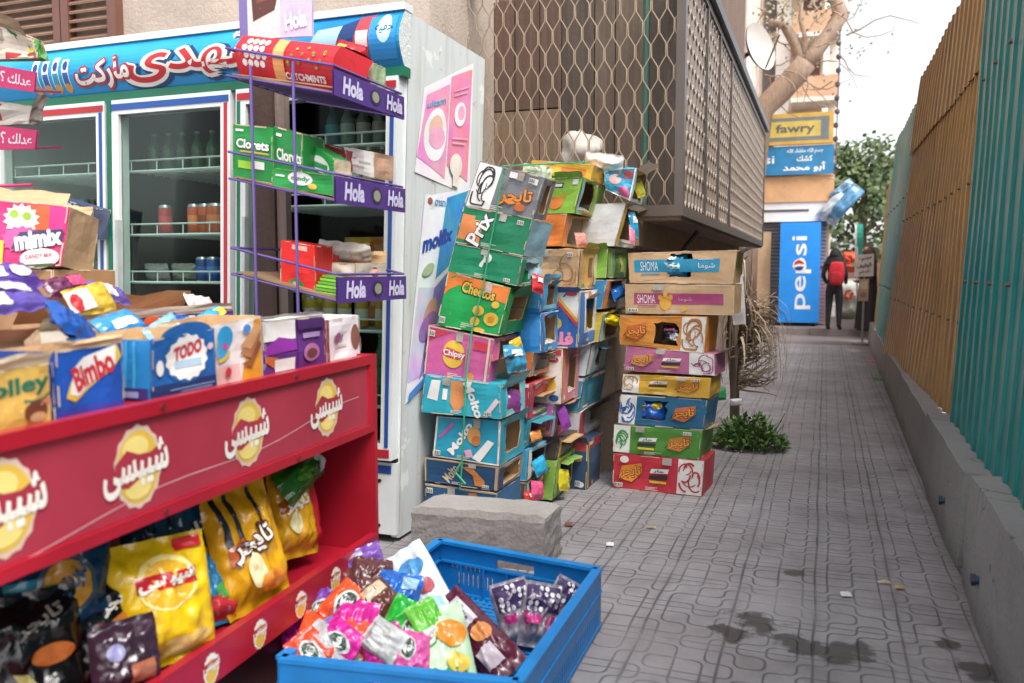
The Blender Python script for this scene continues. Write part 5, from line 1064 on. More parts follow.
for k, (x, y, d, w, h, t, col, rot, tilt, lab, dec) in enumerate([
    (72, 325, .3, .15, .11, .06, '#1f4f9c', -30, 25, 'dark blue crinkled bag leaning on the white dotted tray', ()), (120, 326, .34, .15, .09, .05, '#2f86c4', 10, 20, 'sky blue bag lying in the white dotted tray', [('R', .2, .3, .8, .6, mfo('#d9dfe6'))]),
    (165, 331, .24, .13, .07, .05, '#7fb0d8', 20, 40, 'pale blue and white bag behind the bubble badge box', [('R', .15, .2, .85, .5, mfo('#e3e3e6'))]), (190, 327, .26, .13, .07, .05, '#2450a0', -15, 35, 'navy bag behind the right end of the bubble badge box', [('E', .3, .5, .2, .2, mfo('#6fb0dc'))]), (214, 320, .26, .12, .07, .05, '#2b93cc', 15, 35, 'turquoise bag with a yellow corner behind the wafer box', [('R', .6, .5, .95, .9, mfo('#d8c24a'))]),
    (0, 277, .6, .22, .09, .05, '#5a3f96', 4, 20, 'violet and white bag on top of the pile at the left edge', [('R', .1, .3, .5, .7, mfo('#d9d3e3')), ('E', .75, .5, .15, .25, mfo('#d9d3e3'))]), (4, 290, .56, .23, .08, .05, '#4b3488', -4, 15, 'violet and white bag second in the pile at the left edge', [('R', .2, .25, .8, .6, mfo('#d4cde0'))]), (8, 302, .53, .24, .08, .05, '#5b4a9c', 3, 15, 'violet and cream bag lowest in the pile at the left edge', [('R', .05, .2, .45, .7, mfo('#d9d2c2'))]),
    (66, 286, .62, .15, .07, .05, '#5b1f46', 8, 25, 'dark maroon and pink bag beside the violet pile', [('R', .5, .3, .95, .9, mfo('#c84a72'))]), (108, 293, .6, .16, .08, .04, '#6a58a0', -12, 20, 'small lilac bag at the rear of the rack top', [('R', .2, .2, .6, .8, mfo('#d0cbe0'))]), (90, 300, .5, .16, .09, .03, '#c9a83a', 10, 40, 'white, red and yellow bag in the tan open carton', [('R', .0, .2, .5, .9, mfo('#ded6d2')), ('E', .12, .5, .1, .3, mfo('#c03038'))]),
    (200, 303, .7, .16, .07, .04, '#e0dcd8', -8, 30, 'white paper wrap lying across the kraft carton', ()), (312, 318, .33, .2, .07, .04, '#d8d0d6', 5, 25, 'crumpled white film on the purple box', ())]):
    c = RP(x, y, d); ux = -RA*_c(R(rot))+V3((0, 0, _s(R(rot)))); uy = V3((0, 0, _s(R(tilt+25))))-RN*_c(R(tilt+25)); bag(lab, c, ux, uy, w, h, t*.6, mfo(col), dec, seed=k*2.3+1, group=GB, crease=.7, nu=22, nv=22)
c0 = RK(1.35, .66, TOP); carton('plain kraft carton under the violet bags at the left edge', (RK(2.0, .6, TOP), RK(1.25, .6, TOP), RK(2.0, .6, 1.12), RK(1.25, .6, 1.12)), .34, K('#a98560'), group=GB, seed=221)
mq = (P(-25, 272, Y=2.02), P(62, 266, Y=2.12), P(-25, 198, Y=2.05), P(70, 207, Y=2.15))
c_ = (mq[0]+mq[1])/2; carton('kraft carton holding up the flowery candy box', (V3((mq[0].x-.05, 2.1, TOP)), V3((mq[1].x-.02, 2.1, TOP)), V3((mq[0].x-.05, 2.1, mq[1].z-.012)), V3((mq[1].x-.02, 2.1, mq[1].z-.012))), .26, K('#a07a56'), group=GB, seed=222)
pk, og, lm = K('#cf2f7c'), K('#dd5a32'), K('#c9cf3a')
carton('pink and orange flowery candy box reading Mimix, high at the left edge', mq, .2, K('#c8306f'), K('#b89a78'), None,
       [('R', 0, .55, .25, .98, og), ('R', .55, .6, .8, .98, og), ('R', .8, .55, .99, .98, pk), ('E', .5, .75, .17, .2, K('#e8dfd2'), .2), ('E', .42, .82, .05, .06, K('#8fae3a')), ('E', .56, .8, .05, .06, K('#8fae3a')), ('E', .52, .45, .2, .18, K('#d0508c'), .15), ('R', .02, .02, .33, .42, lm), ('T', '9', .16, .2, .16, .36, K('#33451f'), 0, .05), ('E', .75, .14, .22, .16, WHT), ('G', [(.42, .3), (.5, .55), (.97, .62), (.98, .42), (.7, .28)], K('#3a3358')), ('T', 'mimix', .71, .45, .5, .26, WHT, 10, .05), ('T', 'CANDY MIX', .74, .18, .3, .07, K('#c02f5c'), 4, .02), ('R', .6, .0, .92, .05, K('#4a5a2c'))],
       group='snack boxes on the far side of the rack', seed=223, open_top=True, flaps=[('t', .05, .95, .02, 70, .05, K('#c39b74')), ('k', .1, .9, .98, 20, .05, K('#bd956e'))])

# bags on the lower shelf
SB = 'chip bags on the lower shelf of the red rack'
def shelf_bag(label, x, y, d, w, h, t, col, dec, seed, yaw=25, roll=0, back=12):
    c = RP(x, y, d); f = (RN*_c(R(yaw))+RA*_s(R(yaw))); rt_ = (-RA*_c(R(yaw))+RN*_s(R(yaw)))
    up_ = (V3((0, 0, 1))*_c(R(back))-f*_s(R(back))); ux = rt_*_c(R(roll))+up_*_s(R(roll)); uy = up_*_c(R(roll))-rt_*_s(R(roll))
    lo = c.z-h/2*_c(R(roll)); c.z += max(0, .262-lo)
    return bag(label, c, ux, uy, w, h, t, mfo(col), dec, seed, SB, 'chip_bag', 'chip bag', foot=.35, nu=28, nv=34, crease=.35)
yl, dk_, wf = '#dcb418', '#26282e', mfo('#e9e4d8')
shelf_bag('bright yellow chip bag with a red banner at the front of the shelf', 160, 602, .09, .255, .31, .1, yl, [('E', .52, .66, .31, .21, mfo('#e9d58a')), ('E', .52, .65, .27, .18, mfo('#d9a62e')), ('R', .2, .62, .84, .74, mfo('#b5202c')), ('T', 'شيبسى', .52, .69, .6, .13, wf, 4, .05), ('R', .66, .88, .95, .97, mfo('#c0242c')), ('E', .6, .16, .2, .08, mfo('#e0c078')), ('E', .35, .13, .16, .07, mfo('#d6ae5c')), ('E', .78, .2, .14, .06, mfo('#d6ae5c'))], 1.1, 30)
tg = lambda ink, lo: [('R', .12, .5, .2, .96, mfo(dk_)), ('R', .3, .52, .37, .97, mfo(dk_)), ('R', .66, .6, .72, .97, mfo(dk_)), ('G', [(.1, .56), (.34, .62), (.34, .48), (.1, .42)], mfo(ink)), ('T', 'تايجر', .45, .56, .66, .22, mfo('#4a2320'), 10, .07), ('T', 'تايجر', .45, .56, .64, .2, wf, 10, .03), ('E', .4, .34, .13, .14, mfo(lo)), ('E', .6, .22, .2, .09, mfo('#d8862a'))]
shelf_bag('large amber bag with dark claw stripes, right of the bright yellow bag', 246, 548, .1, .225, .36, .1, '#d49a1c', tg('#b2551f', '#e5d9a8'), 2.2, 22, 6)
shelf_bag('smaller amber striped bag with a red diagonal ribbon at the shelf end', 292, 512, .17, .19, .30, .09, '#d19a22', [('G', [(.05, .62), (.3, .7), (.3, .56), (.05, .5)], mfo('#b2551f')), ('T', 'تايجر', .36, .6, .5, .16, wf, 12, .04), ('G', [(.62, .97), (.8, .97), (.98, .3), (.84, .05), (.76, .3)], mfo('#b3202c')), ('E', .3, .4, .13, .12, mfo('#e5d9a8'))], 3.3, 18, -4)
shelf_bag('dark blue striped bag behind the bright yellow bag', 168, 528, .24, .26, .3, .08, '#143a55', [('R', .2, .5, .28, .97, mfo('#0c2030')), ('R', .42, .5, .5, .97, mfo('#0c2030')), ('T', 'تايجر', .62, .42, .55, .14, mfo('#cfc9b8'), 12, .04), ('R', .5, .1, .95, .26, mfo('#c0862a'))], 4.4, 25)
shelf_bag('blue and red bag squeezed between the yellow and amber bags', 214, 596, .14, .13, .22, .07, '#2a7fae', [('R', .1, .05, .9, .4, mfo('#b83238')), ('E', .6, .45, .2, .1, mfo('#4fa356'))], 5.5, 30)
shelf_bag('black bag with an orange striped script at the front of the shelf', 95, 655, .17, .22, .29, .08, '#121012', [('T', 'تايجر', .72, .72, .4, .12, wf, 25, .03), ('G', [(.45, .5), (.9, .68), (.98, .4), (.9, .1), (.55, .12)], mfo('#c87a2c')), ('R', .55, .2, .66, .5, wf), ('E', .5, .5, .1, .08, mfo('#8a2f2a'))], 6.6, 30)
shelf_bag('black bag with a pale curl at the lower left corner', 28, 660, .19, .22, .29, .08, '#0f0e10', [('T', 'تايجر', .6, .78, .5, .12, mfo('#8a857c'), 20, .03), ('E', .7, .52, .22, .08, mfo('#b0602a')), ('G', [(.3, .45), (.45, .42), (.7, .1), (.55, .05)], mfo('#a89a5c'))], 7.7, 30)
shelf_bag('navy bag with a round teal badge at the left of the shelf', 55, 585, .22, .26, .28, .09, '#123350', [('R', .05, .3, .6, .6, mfo('#2a7f94')), ('E', .55, .5, .27, .24, mfo('#3a4a5a')), ('E', .55, .5, .22, .2, mfo('#b8842e')), ('T', 'دوريتوس', .55, .5, .42, .14, mfo('#2b5f86'), 35, .04), ('R', .05, .75, .3, .95, mfo('#b8842e'))], 8.8, 28)
shelf_bag('dark purple bag standing between the black and yellow bags', 125, 655, .05, .15, .16, .06, '#33202e', [('E', .3, .6, .14, .12, mfo('#8a8ab0')), ('R', .5, .1, .9, .4, mfo('#a0604a'))], 9.9, 30)
c = RP(300, 474, .14); bag('green bag laid across the tops of the amber bags', c+V3((0, 0, .0)), -RA*.96+V3((0, 0, .28)), V3((0, 0, .85))-RN*.4, .25, .11, .06, mfo('#2f6b1f'), [('R', .75, .1, .97, .9, mfo('#d9ddd0')), ('E', .4, .5, .2, .2, mfo('#4f8f2a'))], 3.7, SB, 'chip_bag', 'chip bag')
c = RP(215, 505, .28); bag('silver backed bag behind the large amber bag', c, -RA, V3((0, 0, 1))-RN*.2, .3, .2, .06, mfo('#b9b3a0'), (), 3.9, SB, 'chip_bag', 'chip bag')

# ================================================================ blue crate with wrapped snacks
cblue, cblue2 = mat('plastic', '#1673b8'), mat('plastic', '#1a7cc2')
CB = {'br': V3((-.715, 2.82, 0)), 'bl': V3((-1.37, 2.92, 0)), 'fr': V3((-.70, 1.95, 0)), 'fl': V3((-1.345, 1.86, 0))}
crate = empty('plastic_crate', (-1.03, 2.4, 0), 'blue slatted plastic crate on the pavement filled with wrapped snacks', 'crate')
CH = .215
def cwall(name, a, c, holes, hi=lambda t: CH, ribs=True):
    """wall between two floor corners with through openings: list of (t0,t1,z0,z1)"""
    a, c = CB[a], CB[c]; L = (c-a).length; t_ = (c-a)/L; n_ = t_.cross(V3((0, 0, 1))); b = B(); th = .012
    us = sorted({0, 1, *[h[0] for h in holes], *[h[1] for h in holes]}); zs = sorted({.0, CH-.012, *[h[2] for h in holes], *[h[3] for h in holes]})
    for z0, z1 in zip(zs, zs[1:]):
        run = None
        for u0, u1 in list(zip(us, us[1:]))+[(None, None)]:
            solid = u0 is not None and not any(h[0]-1e-6 <= u0 and u1 <= h[1]+1e-6 and h[2]-1e-6 <= z0 and z1 <= h[3]+1e-6 for h in holes)
            if solid: run = (run[0] if run else u0, u1)
            elif run: b.obox(a+(c-a)*run[0]+V3((0, 0, z0)), (c-a)*(run[1]-run[0]), n_*-th, V3((0, 0, z1-z0)), cblue); run = None
    for z, w, h in ((CH-.011, .022, .012), (.132, .014, .008), (.012, .014, .01)): b.obox(a+V3((0, 0, z))+n_*w*.75, c-a, -n_*(w*.75+th+.004), V3((0, 0, h)), cblue2)
    k = 0
    for i in range(int(L/.1)+1):
        if ribs: q = a+t_*min(L-.008, i*.1); b.obox(q+V3((0, 0, .023))+n_*.013, t_*.006, -n_*.0128, V3((0, 0, .108)), cblue)
    return b.build(name, crate)
slots = [(.12+.032*i, .135+.032*i, .05, .1) for i in range(8)]+[(.62+.032*i, .635+.032*i, .05, .1) for i in range(9)]
cwall('back_wall', 'bl', 'br', [(.38, .62, .135, .175)]+[(a_, b_, z0, z1) for a_, b_, z0, z1 in slots]+[(.08+.03*i, .093+.03*i, .11, .128) for i in range(8)])
cwall('side_wall', 'br', 'fr', [(.05+.027*i, .062+.027*i, .04, .085) for i in range(34)])
cwall('side_wall', 'fl', 'bl', [(.42, .6, .145, .185)]+[(.05+.05*i, .068+.05*i, .04, .09) for i in range(18)])
cwall('front_wall', 'fr', 'fl', [(.38, .62, .135, .175)])
b = B(); N1, N2 = 26, 34
fp = lambda u, v: (CB['bl']*(1-u)+CB['br']*u)*(1-v)+(CB['fl']*(1-u)+CB['fr']*u)*v+V3((0, 0, .012))
for i in range(N1+1): b.tube([fp(i/N1, 0), fp(i/N1, 1)], .006, cblue2, 4)
for j in range(N2+1): b.tube([fp(0, j/N2), fp(1, j/N2)], .0055, cblue2, 4)
b.build('floor_lattice', crate)
WG = 'wrapped snacks heaped in the blue crate'
def wrap(label, x, y, z, w, h, t, col, dec, seed, yaw, tilt=50, roll=0):
    """tilt = lean of the face toward the viewer from flat; yaw turns the long axis in plan; roll turns it within its face"""
    z = z-.035 if z > .19 else z; c = P(x, y, Z=z); f = V3((-c.x, -c.y, 0)).normalized(); f = V3((f.x*_c(R(yaw))-f.y*_s(R(yaw)), f.x*_s(R(yaw))+f.y*_c(R(yaw)), 0))
    n_ = V3((0, 0, 1))*_c(R(tilt))+f*_s(R(tilt)); rt_ = V3((0, 0, 1)).cross(f).normalized(); up_ = n_.cross(rt_)
    ux = rt_*_c(R(roll))+up_*_s(R(roll)); uy = up_*_c(R(roll))-rt_*_s(R(roll))
    k_ = .86 if w < .16 or h < .25 else .95; return bag(label, c, ux, uy, w*k_, h*k_, t*.8, mfo(col), dec, seed, WG, 'wrapped_snack', 'wrapped snack', nu=24, nv=26, twist=.5*_s(seed*3), crease=1.35)
sil, drk = mfo('#c9ccc8'), mfo('#3b4640')
def badge(u, v, r=.2): return [('E', u, v, r, r*1.1, sil), ('E', u, v, r*.8, r*.88, drk), ('T', 'Max', u, v, r*1.2, r*.7, mfo('#d9e0da'), 30, .03)]
mg, og_, gn = '#c2268c', '#e2512a', '#25a338'
for k, a in enumerate([
    ('magenta pack at the far left of the crate, against the red rack', 300, 622, .2, .17, .21, .06, mg, badge(.75, .25, .22), -15, 45, 30), ('orange pack below the leftmost magenta one', 322, 640, .2, .17, .2, .06, og_, badge(.72, .75, .24), 10, 45, -25), ('second magenta pack with a dark badge, right of the orange one', 352, 628, .23, .15, .2, .06, mg, badge(.75, .3, .22), 0, 45, -20),
    ('lower orange pack near the front wall of the crate', 362, 648, .2, .15, .19, .06, og_, badge(.85, .5, .2), 20, 45, -30), ('third magenta pack, nearest the front of the crate', 386, 652, .22, .14, .17, .06, mg, (), -10, 50, 25), ('silver crinkled pack at the front left of the crate', 330, 650, .19, .14, .2, .05, '#a9a8ac', (), 25, 45, 30),
    ('bright green pack with a dark badge in the middle of the heap', 404, 628, .24, .15, .2, .06, gn, badge(.7, .45, .22)+badge(.75, .85, .13), 5, 45, -30), ('small green and silver pack behind the bright green one', 366, 612, .25, .12, .15, .05, '#2f9a4c', [('R', .5, .05, .95, .95, mfo('#cfd6cf'))], -20, 45, 20), ('brown satin pack folded open at the back of the heap', 345, 585, .25, .2, .24, .06, '#6d3f3c', [('R', .55, .1, .9, .4, mfo('#c0b0a8'))], -20, 40, 40),
    ('dark brown pack lying behind the brown satin one', 372, 580, .28, .16, .18, .05, '#5b3434', (), 15, 45, -15), ('violet pack with a pale picture at the very back of the heap', 366, 566, .3, .15, .16, .05, '#7a55a8', [('E', .55, .4, .25, .2, mfo('#b7a5b8')), ('R', .05, .7, .5, .9, mfo('#c9c0dc'))], -5, 50, 20), ('royal blue pack beside the brown ones', 396, 596, .26, .17, .19, .06, '#1f62b8', [('R', .55, .6, .9, .9, mfo('#9ec3dc'))], 10, 45, -25),
    ('long white and pale blue bag along the left wall of the crate', 425, 598, .22, .17, .44, .07, '#cfdbe4', [('E', .5, .75, .3, .1, mfo('#4f8fc6')), ('E', .6, .55, .2, .08, mfo('#b0525c')), ('R', .1, .28, .8, .42, mfo('#9ec6dc'))], -10, 38, 32), ('green and white bag with an orange fruit reading Max', 432, 655, .16, .24, .3, .07, '#b9d9b4', [('T', 'Max', .38, .58, .6, .18, mfo('#2f8f5a'), 20, .06), ('T', 'Max', .38, .58, .58, .16, wf, 20, .03), ('E', .78, .62, .2, .14, mfo('#dc8a30')), ('R', .1, .05, .9, .25, mfo('#3f9a5c')), ('E', .8, .3, .15, .1, mfo('#e0c257'))], 0, 35, 10),
    ('long maroon and white bag lying across the crate', 476, 634, .12, .15, .4, .07, '#5a2236', [('R', .25, .55, .8, .9, mfo('#d5ced6')), ('E', .6, .42, .28, .09, mfo('#d0884a')), ('R', .1, .12, .6, .3, mfo('#cbbcc6')), ('T', 'Max', .5, .72, .5, .12, mfo('#6a3a6a'), 80, .03)], -20, 45, 55), ('navy pack at the front of the crate floor', 452, 672, .06, .12, .14, .05, '#1f3f80', [('E', .5, .5, .2, .15, mfo('#d9c24a'))], 0, 40, 0)]):
    wrap(*a[:8], a[8], k*1.9+.7, *a[9:])
for k, a in enumerate([
    ('small magenta pack tucked between the two orange ones', 338, 642, .24, .13, .16, .05, mg, badge(.5, .4, .25), -25, 50, 60), ('small orange pack with a big dark badge at the middle of the heap', 345, 605, .27, .13, .16, .05, og_, badge(.5, .5, .3), 10, 55, -50), ('small lime green pack beside the bright green one', 428, 622, .27, .11, .15, .04, '#5fae3a', [('R', .1, .1, .9, .35, sil)], 20, 50, 15), ('small pink pack at the front edge of the heap beside the green and white bag', 412, 655, .22, .12, .15, .05, '#d0569c', badge(.3, .6, .24), 15, 55, -15),
    ('shiny silver pack turned over near the bright green one', 384, 640, .26, .11, .15, .05, '#b5b8b8', (), -30, 50, 70), ('small violet pack at the left wall of the crate', 318, 606, .25, .12, .16, .05, '#6a3a90', badge(.6, .4, .24), 20, 50, -60), ('small chocolate brown pack between the blue and green ones', 380, 600, .28, .12, .16, .05, '#5a332c', [('R', .1, .55, .9, .9, mfo('#c9b59a'))], -10, 45, 45), ('small red orange pack at the left front of the heap', 312, 652, .23, .12, .15, .05, '#d9482a', badge(.4, .5, .25), 5, 50, 35)]):
    wrap(*a[:8], a[8], k*2.7+31, *a[9:])
for k, (x, y, w, h, roll, lab) in enumerate(((515, 612, .15, .24, 12, 'silver and purple twisted bag standing leftmost by the crate back wall'), (540, 615, .15, .24, -12, 'silver and purple twisted bag standing second by the crate back wall'), (560, 606, .12, .22, -30, 'silver and dark pink bag leaning into the back right corner of the crate'))):
    wrap(lab, x, y, .13, w, h, .07, '#8d8896', [('R', .05, .55, .95, .95, mfo('#3f2f55'))]+[('E', .15+.14*((i*5) % 6), .58+.08*(i % 5), .055, .04, mfo('#dcd9e4')) for i in range(14)]+[('R', .1, .36, .45, .5, mfo('#b5377c')), ('R', .6, .12, .9, .5, mfo('#8a2f5c'))], 40+k*3, 10, 68, roll)
# ================================================================ violet wire stand behind the rack
vio = mat('paint', '#5d4a8e'); vl = K('#4a2d78'); lil = K('#c9c2dc')
X1, X0, YA, YB = -1.66, -2.1, 2.68, 3.2
stand = empty('wire_stand', (-1.9, 2.9, 0), 'violet wire stand with three tilted shelves and a chocolate poster', 'display stand')
b = B()
for x in (P(254, 150, Y=YA).x, P(296, 150, Y=YA).x):
    b.tube([(x, YA-.008, 0), (x, YA-.008, 2.0)], .0055, vio, 6)
b.build('frame', stand)
levels = []
for yl_t, yl_b in ((70, 95), (176, 202), (277, 302)):
    z1 = P(336, yl_t, X=X1).z; z0 = P(336, yl_b, X=X1).z; levels.append((z0, z1))
    b = B(); zt = z0+.1                         # tray falls toward the front
    for k in range(9): y = YA+(YB-YA)*k/8; b.tube([(X0-.02, y, zt), (X1, y, z0+.004)], .004, vio, 5)
    for xx, zz in ((X0-.02, zt), (X1, z0+.004), (X0-.02, zt+.1), (X1, z0+.1)): b.tube([(xx, YA, zz), (xx, YB, zz)], .005, vio, 5)
    for y in (YA, YB): b.tube([(X0-.02, y, zt+.1), (X1, y, z0+.1)], .005, vio, 5)
    b.obox((X0, YA+.01, zt+.004), (X1-X0-.01, 0, z0-zt+.004), (0, YB-YA-.02, 0), (0, 0, .006), K('#8f7458'))
    sh = b.build('shelf', stand)
    pt = Patch((X1+.008, YA-.01, z0-.005), (X1+.008, YB+.01, z0-.005), (X1+.008, YA-.01, z1)); b = B(); b.panel(pt, vl, vl, th=.006, nu=2, nv=2)
    b.deco(pt, [('T', 'Hola', .24, .5, .26, .66, lil, 0, .04, .15), ('E', .55, .5, .075, .32, K('#2f2b3d')), ('E', .55, .5, .05, .22, K('#8f8a7c')), ('T', 'Hola', .83, .5, .24, .62, lil, 0, .04, .15)]); b.build('price_strip', sh)
hb = Patch(P(240, 40, Y=2.9), P(312, 36, Y=2.9), P(238, -30, Y=2.9), P(312, -34, Y=2.9)); b = B(); b.panel(hb, lil, lil, th=.012, nu=3, nv=3)
b.deco(hb, [('R', .0, .0, .12, 1, K('#7a6ba6')), ('R', .12, .0, .58, 1, K('#d8d2d0')), ('G', [(.2, .25), (.5, .4), (.56, .7), (.3, .9), (.18, .6)], K('#5f352c')), ('G', [(.25, .5), (.52, .58), (.5, .75), (.28, .8)], K('#7d4a3c')), ('T', 'Hola', .78, .24, .3, .24, K('#efecf4'), 10, .04, .15)]); b.build('poster', stand)
SG = 'sweet boxes on the violet wire stand'
def sbx(label, x0, x1, yb, yt, Y, D, mf, ms=None, dec=(), seed=0, dx=0, **kw):
    bl, br = P(x0, yb[0], Y=Y), P(x1, yb[1], Y=Y); tl, tr = P(x0+dx, yt[0], Y=Y), P(x1+dx, yt[1], Y=Y)
    return carton(label, (bl, br, tl, tr), D, mf, ms, None, dec, group=SG, seed=seed, cat='sweet box', name='sweet_box', **kw)
gnb = K('#178a3a')
clor = [('T', 'Clorets', .5, .66, .84, .2, K('#0f4f28'), 0, .07), ('T', 'Clorets', .5, .66, .8, .17, WHT, 0, .03), ('R', .2, .5, .9, .53, K('#c9a04a')), ('R', .15, .2, .5, .34, K('#9ac93a')), ('R', .5, .22, .8, .36, WHT), ('R', .08, .88, .28, .92, WHT)]
sbx('left upright green box reading Clorets on the middle stand shelf', 233, 273, (177, 184), (124, 128), 2.72, .14, gnb, None, clor, 301)
sbx('second green box reading Clorets, standing right of the first', 274, 302, (185, 190), (126, 134), 2.73, .14, K('#157a34'), None, [('T', 'Clorets', .55, .55, .86, .2, WHT, 0, .03), ('R', .1, .85, .3, .9, WHT), ('R', .1, .2, .5, .3, K('#9ac93a'))], 302)
sbx('low green tray in front of the two upright green boxes', 273, 334, (186, 196), (168, 176), 2.69, .1, K('#1c9440'), None, [('E', .45, .62, .2, .35, WHT), ('T', 'candy', .45, .6, .3, .3, K('#2f8f4a'), 0, .04), ('E', .66, .3, .07, .15, YLW), ('R', .05, .6, .2, .7, WHT)], 303)
sbx('open green box tipped behind the low green tray', 300, 334, (172, 180), (137, 158), 2.82, .12, K('#229a46'), K('#c9b49a'), [('E', .6, .45, .25, .3, WHT), ('R', .45, .3, .8, .5, K('#2c8a4a'))], 304)
sbx('dark red box behind the tipped green one on the stand', 308, 346, (160, 170), (139, 150), 2.95, .1, K('#7a1f28'), K('#8a2a30'), [('E', .85, .4, .12, .3, K('#a8786a')), ('R', .1, .4, .6, .6, K('#a03a40'))], 305)
sbx('white box with grey script lying on the middle stand shelf', 344, 374, (170, 178), (147, 152), 3.0, .16, K('#ded8d6'), K('#b08a72'), [('R', .1, .6, .4, .66, K('#a39a98')), ('R', .5, .5, .9, .56, K('#b5adaa')), ('R', .1, .3, .7, .36, K('#b5adaa'))], 306)
sbx('bright red box with a cut-out green notch on the lowest stand shelf', 281, 315, (284, 290), (240, 246), 2.74, .12, K('#d8231f'), K('#b51c1a'), [('E', .45, .02, .24, .16, K('#2f8a3c')), ('R', .33, .84, .78, .95, K('#e8b0a0')), ('T', '100', .46, .07, .16, .08, WHT, 0, .03)], 307)
sbx('second red box half hidden behind the bright red one', 312, 326, (276, 279), (252, 254), 2.84, .1, K('#b8231f'), None, (), 308)
sbx('open kraft tray at the right of the lowest stand shelf', 330, 356, (283, 286), (262, 263), 2.86, .24, K('#b29376'), K('#c2b4a6'), [('R', .05, .5, .95, .95, K('#cbbfb2'))], 309, open_top=True, flaps=[('k', .0, 1, .98, 10, .05, K('#cdbfae'))])
b = B()
for k in range(6): q = P(312+k*2, 293-k*3.2, Y=2.72+k*.012); b.obox(q, V3((.09, .02, -.012)), V3((0, .05, 0)), V3((0, .0, .009)), K(['#7fb83a', '#5f9a2f'][k % 2]))
tag(b.build('gum_sticks'), 'stacked lime green gum strips in front of the kraft tray on the stand', 'gum')
for k, (x, y, col, lab) in enumerate(((352, 275, '#d9987a', 'salmon sweets heaped in the kraft tray on the stand'), (345, 252, '#c0b4aa', 'grey cellophane bag behind the kraft tray on the stand'))):
    bag(lab, P(x, y, Y=3.0), (1, .2, -.1), (0, -.4, .8), .22, .09, .05, mfo(col), seed=k+60, group=SG, nu=12, nv=10)
# curved red mint box
A0, A1 = P(241, 78, Y=2.72), P(338, 91, Y=2.72); hgt = P(243, 33, Y=2.72).z-A0.z; ax = (A1-A0); dep = .24
def curl(u, v, off=0):      # front bulges like a barrel
    bulg = .03*_s(math.pi*min(1, max(0, v)))+.04*max(0, v-.7)*-2
    return A0+ax*u+V3((0, -bulg-off, hgt*v))
b = B(); cp = Patch(0, 0, 0, fn=curl, W=ax.length, H=hgt); rr = K('#c81e2a')
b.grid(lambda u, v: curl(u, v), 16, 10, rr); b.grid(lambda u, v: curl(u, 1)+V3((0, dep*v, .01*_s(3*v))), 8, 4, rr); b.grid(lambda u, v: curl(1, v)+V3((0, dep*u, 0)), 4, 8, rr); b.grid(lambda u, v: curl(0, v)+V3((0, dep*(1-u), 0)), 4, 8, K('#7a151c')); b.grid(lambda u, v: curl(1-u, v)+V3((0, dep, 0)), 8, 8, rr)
b.deco(cp, [('E', .19+.062*(i % 4-1.5)+.025*(i//4 % 2), .6+.17*(i//4-1.5), .026, .075, WHT) for i in range(16)]+[('R', .4, .05, .51, .98, K('#d99a5c'))]+[('E', .56+.39*((i*7) % 11)/11, .4+.5*((i*5) % 9)/9, .013, .03, K(['#3f8a3a', '#8aa03a'][i % 2])) for i in range(16)]+[('T', 'CATCHMINTS', .72, .17, .4, .14, WHT, 0, .03), ('R', .03, .04, .99, .07, K('#e0c9b0'))], .0012, .0003)
tag(b.build('sweet_box'), 'long red barrel-fronted mint box reading CATCHMINTS on the top stand shelf', 'sweet box', SG)
for k, (x, y, w, h, col, lab) in enumerate(((350, 58, .13, .12, '#c3242f', 'shiny red bag spilling from the end of the red mint box'), (352, 76, .09, .07, '#d8b5b0', 'clear and red film below the shiny red bag'))): bag(lab, P(x, y, Y=3.02), (1, .1, -.3), (.1, -.3, 1), w, h, .06, mfo(col), [('R', .1, .1, .4, .9, mfo('#7fae5a'))] if k == 0 else (), seed=k+70, group=SG, nu=12, nv=12)
sbx('small picture box with a yellow fruit at the right of the top stand shelf', 352, 373, (88, 93), (60, 63), 3.0, .1, K('#d0c6a8'), K('#8fa07a'), [('E', .5, .6, .25, .2, K('#d9b83a')), ('E', .3, .3, .2, .15, K('#4f8a4a')), ('E', .75, .35, .15, .15, K('#b83a3a'))], 311)
b = B(); wd = mat('wood', '#4a342b'); a0 = P(270, 300, Y=3.24); b.box(a0.x-.07, a0.x+.05, 3.22, 3.28, 0, 2.1, wd); b.box(a0.x+.052, a0.x+.10, 3.235, 3.275, 0, 2.08, mat('wood', '#84736a')); tag(b.build('wooden_post'), 'dark brown wooden post between the stand and the fridge doors', 'post')

# ================================================================ pink stand at the left edge
pnk = K('#b3245c'); pst = empty('wire_stand', P(0, 300, Y=2.5)*1, 'pink wire stand with slanted Arabic price strips at the left edge', 'display stand'); pst.location.z = 0
b = B(); L0 = P(-20, 100, Y=2.5)
for y in (2.5,): b.tube([(L0.x, y, 0), (L0.x, y, 2.15)], .007, mat('paint', '#a8325a'), 6)
q = P(0, 186, Y=2.5), P(32, 185, Y=2.5); b.tube([V3((L0.x, 2.5, q[0].z)), q[1]], .007, mat('paint', '#b8345e'), 6)
b.build('frame', pst)
for k, (c4) in enumerate((((-20, 84), (34, 92), (-20, 62), (36, 72)), ((-20, 150), (35, 149), (-20, 124), (37, 130)))):
    pt = Patch(*[P(x, y, Y=2.5) for x, y in c4]); b = B(); b.panel(pt, pnk, pnk, th=.006, nu=2, nv=2); b.deco(pt, [('T', 'عدلك ؟', .66, .5, .56, .5, K('#e0c6d2'), -2, .02)]); o = b.build('price_strip', pst)
    b = B(); z = pt(0.5, 0).z; a_ = pt(0, 0); c_ = pt(1, 0); b.obox(a_+V3((0, .008, 0)), c_-a_, (0, .12, .02), (0, 0, .008), K('#6a2a44')); b.build('shelf', pst)
qq = [P(x, y, Y=2.56) for x, y in ((-25, 60), (38, 58), (-25, 14), (32, 38))]
